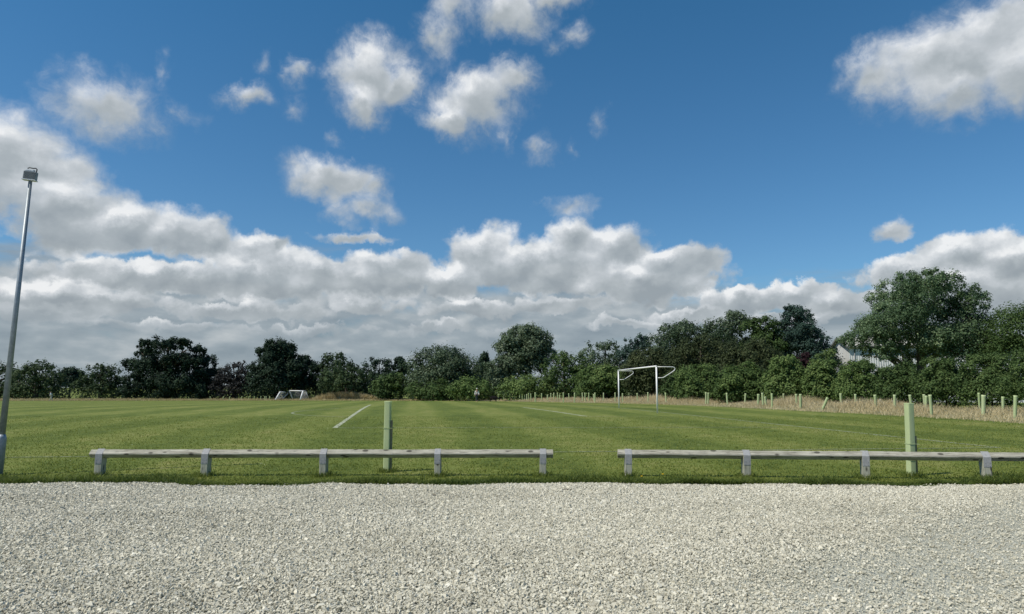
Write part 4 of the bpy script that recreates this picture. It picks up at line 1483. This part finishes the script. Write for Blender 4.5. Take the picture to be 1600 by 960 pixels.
# ------------------------------------------------------------------ people and dog
def skin_obj(name, joints, edges, mat, parent, sub=2, root_i=0):
    me = bpy.data.meshes.new(name)
    me.from_pydata([j[0] for j in joints], edges, [])
    o = link(bpy.data.objects.new(name, me), parent)
    sk = o.modifiers.new('skin', 'SKIN')
    me.skin_vertices.new() if not me.skin_vertices else None
    for i, j in enumerate(joints):
        rx, ry = j[1] if isinstance(j[1], tuple) else (j[1], j[1])
        me.skin_vertices[0].data[i].radius = (rx, ry)
        me.skin_vertices[0].data[i].use_root = (i == root_i)
    sk.use_smooth_shade = True
    ss = o.modifiers.new('sub', 'SUBSURF')
    ss.levels = ss.render_levels = sub
    me.materials.append(mat)
    return o


def person(label, loc, yaw, h, top, legs, hair, bend=0.0, stride=.22):
    root = empty('person', loc, label, 'person', None, yaw)
    k = h / 1.75
    S = lambda x, y, z: (x * k, y * k, z * k)
    fw = -1.0                                             # faces -y before yaw
    def lean(x, y, z):
        t = max(0, z - .95)
        return S(x, y - math.sin(bend) * t, .95 + (z - .95) * (math.cos(bend) if z > .95 else 1)) if z > .95 else S(x, y, z)
    J = [(lean(0, 0, .97), (.14 * k, .10 * k)), (lean(0, 0, 1.18), (.13 * k, .09 * k)), (lean(0, 0, 1.40), (.15 * k, .09 * k)), (lean(0, -.01, 1.50), (.055 * k, .055 * k)),
         (lean(0, -.03, 1.60), (.075 * k, .085 * k)), (lean(0, -.03, 1.70), (.07 * k, .085 * k)),
         (S(-.09, 0, .90), .085 * k), (S(-.10, -stride * .5, .50), .058 * k), (S(-.10, -stride, .08), .042 * k), (S(-.10, -stride - .14, .03), .035 * k),
         (S(.09, 0, .90), .085 * k), (S(.10, stride * .25, .50), .058 * k), (S(.10, stride, .09), .042 * k), (S(.10, stride - .13, .03), .035 * k),
         (lean(-.19, 0, 1.40), .055 * k), (lean(-.25, .06, 1.13), .042 * k), (lean(-.25, -.05, .90), .034 * k), (lean(-.24, -.09, .80), .03 * k),
         (lean(.19, 0, 1.40), .055 * k), (lean(.25, -.04, 1.13), .042 * k), (lean(.26, -.16, .93), .034 * k), (lean(.25, -.22, .85), .03 * k)]
    E = [(0, 1), (1, 2), (2, 3), (3, 4), (4, 5), (0, 6), (6, 7), (7, 8), (8, 9), (0, 10), (10, 11), (11, 12), (12, 13), (2, 14), (14, 15), (15, 16), (16, 17), (2, 18), (18, 19), (19, 20), (20, 21)]
    skin_obj('body', J, E, M['skin'], root, 2)
    g = 1.17
    Jt = [(J[0][0], (.155 * k, .118 * k)), (J[1][0], (.15 * k, .108 * k)), (J[2][0], (.17 * k, .108 * k)), (J[14][0], .07 * k), (J[15][0], .056 * k), (J[18][0], .07 * k), (J[19][0], .056 * k),
          (tuple(Vector(J[15][0]).lerp(Vector(J[16][0]), .92)), .046 * k), (tuple(Vector(J[19][0]).lerp(Vector(J[20][0]), .92)), .046 * k)]
    skin_obj('shirt', Jt, [(0, 1), (1, 2), (2, 3), (3, 4), (2, 5), (5, 6), (4, 7), (6, 8)], M[top], root, 2)
    Jl = [(S(0, 0, .95), (.158 * k, .12 * k)), (J[6][0], .105 * k), (J[7][0], .077 * k), (tuple(Vector(J[8][0]) + Vector((0, 0, .03))), .062 * k), (J[10][0], .105 * k), (J[11][0], .077 * k), (tuple(Vector(J[12][0]) + Vector((0, 0, .03))), .062 * k)]
    skin_obj('trousers', Jl, [(0, 1), (1, 2), (2, 3), (0, 4), (4, 5), (5, 6)], M[legs], root, 2)
    hm = MB()
    bmesh.ops.create_icosphere(hm.bm, subdivisions=3, radius=1.0)
    hc = Vector(J[5][0]) + Vector((0, .012 * k, .012 * k))
    for v in list(hm.bm.verts):
        if v.co.z < -.35 and v.co.y < .25:
            v.co.z = -.35 + (v.co.z + .35) * .1
        v.co = Vector((v.co.x * .092, v.co.y * .106, v.co.z * .098)) * k + hc
    for f in hm.bm.faces:
        f.smooth = True
    hm.build('hair', M[hair], root)
    return root


def dog():
    b = G(771.5, 628.2)
    root = empty('dog', b, 'black dog sniffing the grass beside the dog walker', 'dog', rz=R(-8))
    k = 1.22
    P = lambda x, y, z: (x * k, y * k, z * k)
    J = [(P(-.05, 0, .47), (.15 * k, .19 * k)), (P(.24, 0, .46), (.16 * k, .20 * k)), (P(-.30, 0, .48), (.14 * k, .17 * k)),
         (P(.40, 0, .46), .085 * k), (P(.52, 0, .36), .075 * k), (P(.62, 0, .28), .05 * k), (P(.70, 0, .22), .035 * k),
         (P(-.42, 0, .50), .035 * k), (P(-.56, 0, .58), .026 * k), (P(-.68, 0, .70), .018 * k),
         (P(.26, .09, .32), .05 * k), (P(.25, .09, .18), .034 * k), (P(.27, .09, .03), .03 * k),
         (P(.24, -.09, .32), .05 * k), (P(.20, -.09, .18), .034 * k), (P(.18, -.09, .03), .03 * k),
         (P(-.30, .09, .36), .065 * k), (P(-.24, .09, .26), .045 * k), (P(-.36, .09, .15), .03 * k), (P(-.33, .09, .03), .03 * k),
         (P(-.32, -.09, .36), .065 * k), (P(-.30, -.09, .26), .045 * k), (P(-.42, -.09, .15), .03 * k), (P(-.40, -.09, .03), .03 * k),
         (P(.50, .07, .40), .025 * k), (P(.49, .11, .33), .022 * k), (P(.50, -.07, .40), .025 * k), (P(.49, -.11, .33), .022 * k)]
    E = [(0, 1), (0, 2), (1, 3), (3, 4), (4, 5), (5, 6), (2, 7), (7, 8), (8, 9), (1, 10), (10, 11), (11, 12), (1, 13), (13, 14), (14, 15),
         (2, 16), (16, 17), (17, 18), (18, 19), (2, 20), (20, 21), (21, 22), (22, 23), (4, 24), (24, 25), (4, 26), (26, 27)]
    skin_obj('body', J, E, M['dog'], root, 2)


def dandelion(px, py, label):
    b = G(px, py)
    root = empty('dandelion', b, label, 'flower', 'dandelions')
    mb = MB()
    mb.tube([(0, 0, 0), (.004, 0, .05), (.002, .002, .085)], [.004, .003, .003], 6)
    mb.build('stem', M['stem'], root)
    hm = MB()
    for k in range(22):
        a = 2.4 * k
        t = .25 + .75 * k / 22
        c = Vector((math.cos(a) * .011 * t, math.sin(a) * .011 * t, .09 + .006 * (1 - t)))
        hm.box(c, (.018, .006, .003), Matrix.Rotation(a, 3, 'Z') @ Matrix.Rotation(-.5 * (1 - t), 3, 'Y'))
    hm.build('flower_head', M['yellow'], root)


# ------------------------------------------------------------------ build everything
build_ground()
build_gravel()
build_lines()
build_shed()
build_trees()
build_undergrowth()
build_dry_grass()
build_far_guards()
football_goal()
portable_goal('left small white portable goal, its frame tipped to the right', 119,
              [((430, 626, 118), (437.5, 612.6, 119))],
              [((437.5, 612.6, 119), (451, 613.6, 121.5)), ((451, 613.6, 121.5), (440, 625.5, 121)), ((430, 626, 118), (440, 625.5, 121))],
              [((437.5, 612.6, 119), (451, 613.6, 121.5), (440, 625.5, 121), (431.5, 626, 118.6))])
portable_goal('right small white portable goal with a hanging net', 119,
              [((469, 626, 117.5), (473.4, 611.2, 118.2))],
              [((473.4, 611.2, 118.2), (452, 610.6, 120.5)), ((452, 610.6, 120.5), (458, 625.5, 121)), ((473.4, 611.2, 118.2), (477.5, 611.2, 121)),
               ((477.5, 611.2, 121), (483.5, 625, 121.8)), ((458, 625.5, 121), (483.5, 625, 121.8)), ((469, 626, 117.5), (483.5, 625, 121.8))],
              [((452, 610.6, 120.5), (477.5, 611.2, 121), (483.5, 625, 121.8), (458, 625.5, 121)), ((473.4, 611.2, 118.2), (477.5, 611.2, 121), (483.5, 625, 121.8), (469.5, 626, 117.8))])
knee_rail('long weathered timber knee rail on five posts, left of the gap', 143, 864, 10.58, 10.58, [157.5, 322.5, 506.5, 684.5, 848], {0: .10})
knee_rail('long weathered timber knee rail right of the gap, running out of view', 965, 1990, 10.55, 9.82, [981, 1165, 1350.5, 1538.5, 1735, 1930], {2: -.16, 3: -.14})
near_guard(604, 737.5, 627.5, 'near pale green square tree guard behind the left knee rail', 606.5, R(-6))
near_guard(1424, 744, 630, 'near pale green square tree guard behind the right knee rail', 1420.5, R(10), .036, .56)
build_grass()
twb = G(887, 769)
tw = MB()
tw.tube([(-.07, 0, .014), (-.02, .01, .022), (.03, -.005, .02), (.075, .012, .028)], [.006, .005, .005, .003], 7)
tw.tube([(.0, .0, .021), (.03, .035, .034)], [.0035, .002], 6)
two = tw.build('twig', M['bark'])
two.location = twb + Vector((0, 0, .012))
tag(two, 'short dark twig lying on the gravel near the rail gap', 'twig')
lamp_post()
person('dog walker in a white top and dark trousers standing by the far hedge', G(745, 628), R(15), 1.78, 'cloth_white', 'cloth_dark', 'hair_white', .04, .10)
pl = at(82, 600, 100.0)
pl.z = float(zf(100.0))
person('person in white with pale trousers striding along the far left edge', pl, R(-75), 1.50, 'cloth_white', 'cloth_pale', 'hair_dark', .30, .26)
dog()
dandelion(1036, 751, 'yellow dandelion in the grass fringe near the second post of the right rail')
dandelion(1003, 754.5, 'yellow dandelion at the gravel edge near the first post of the right rail')
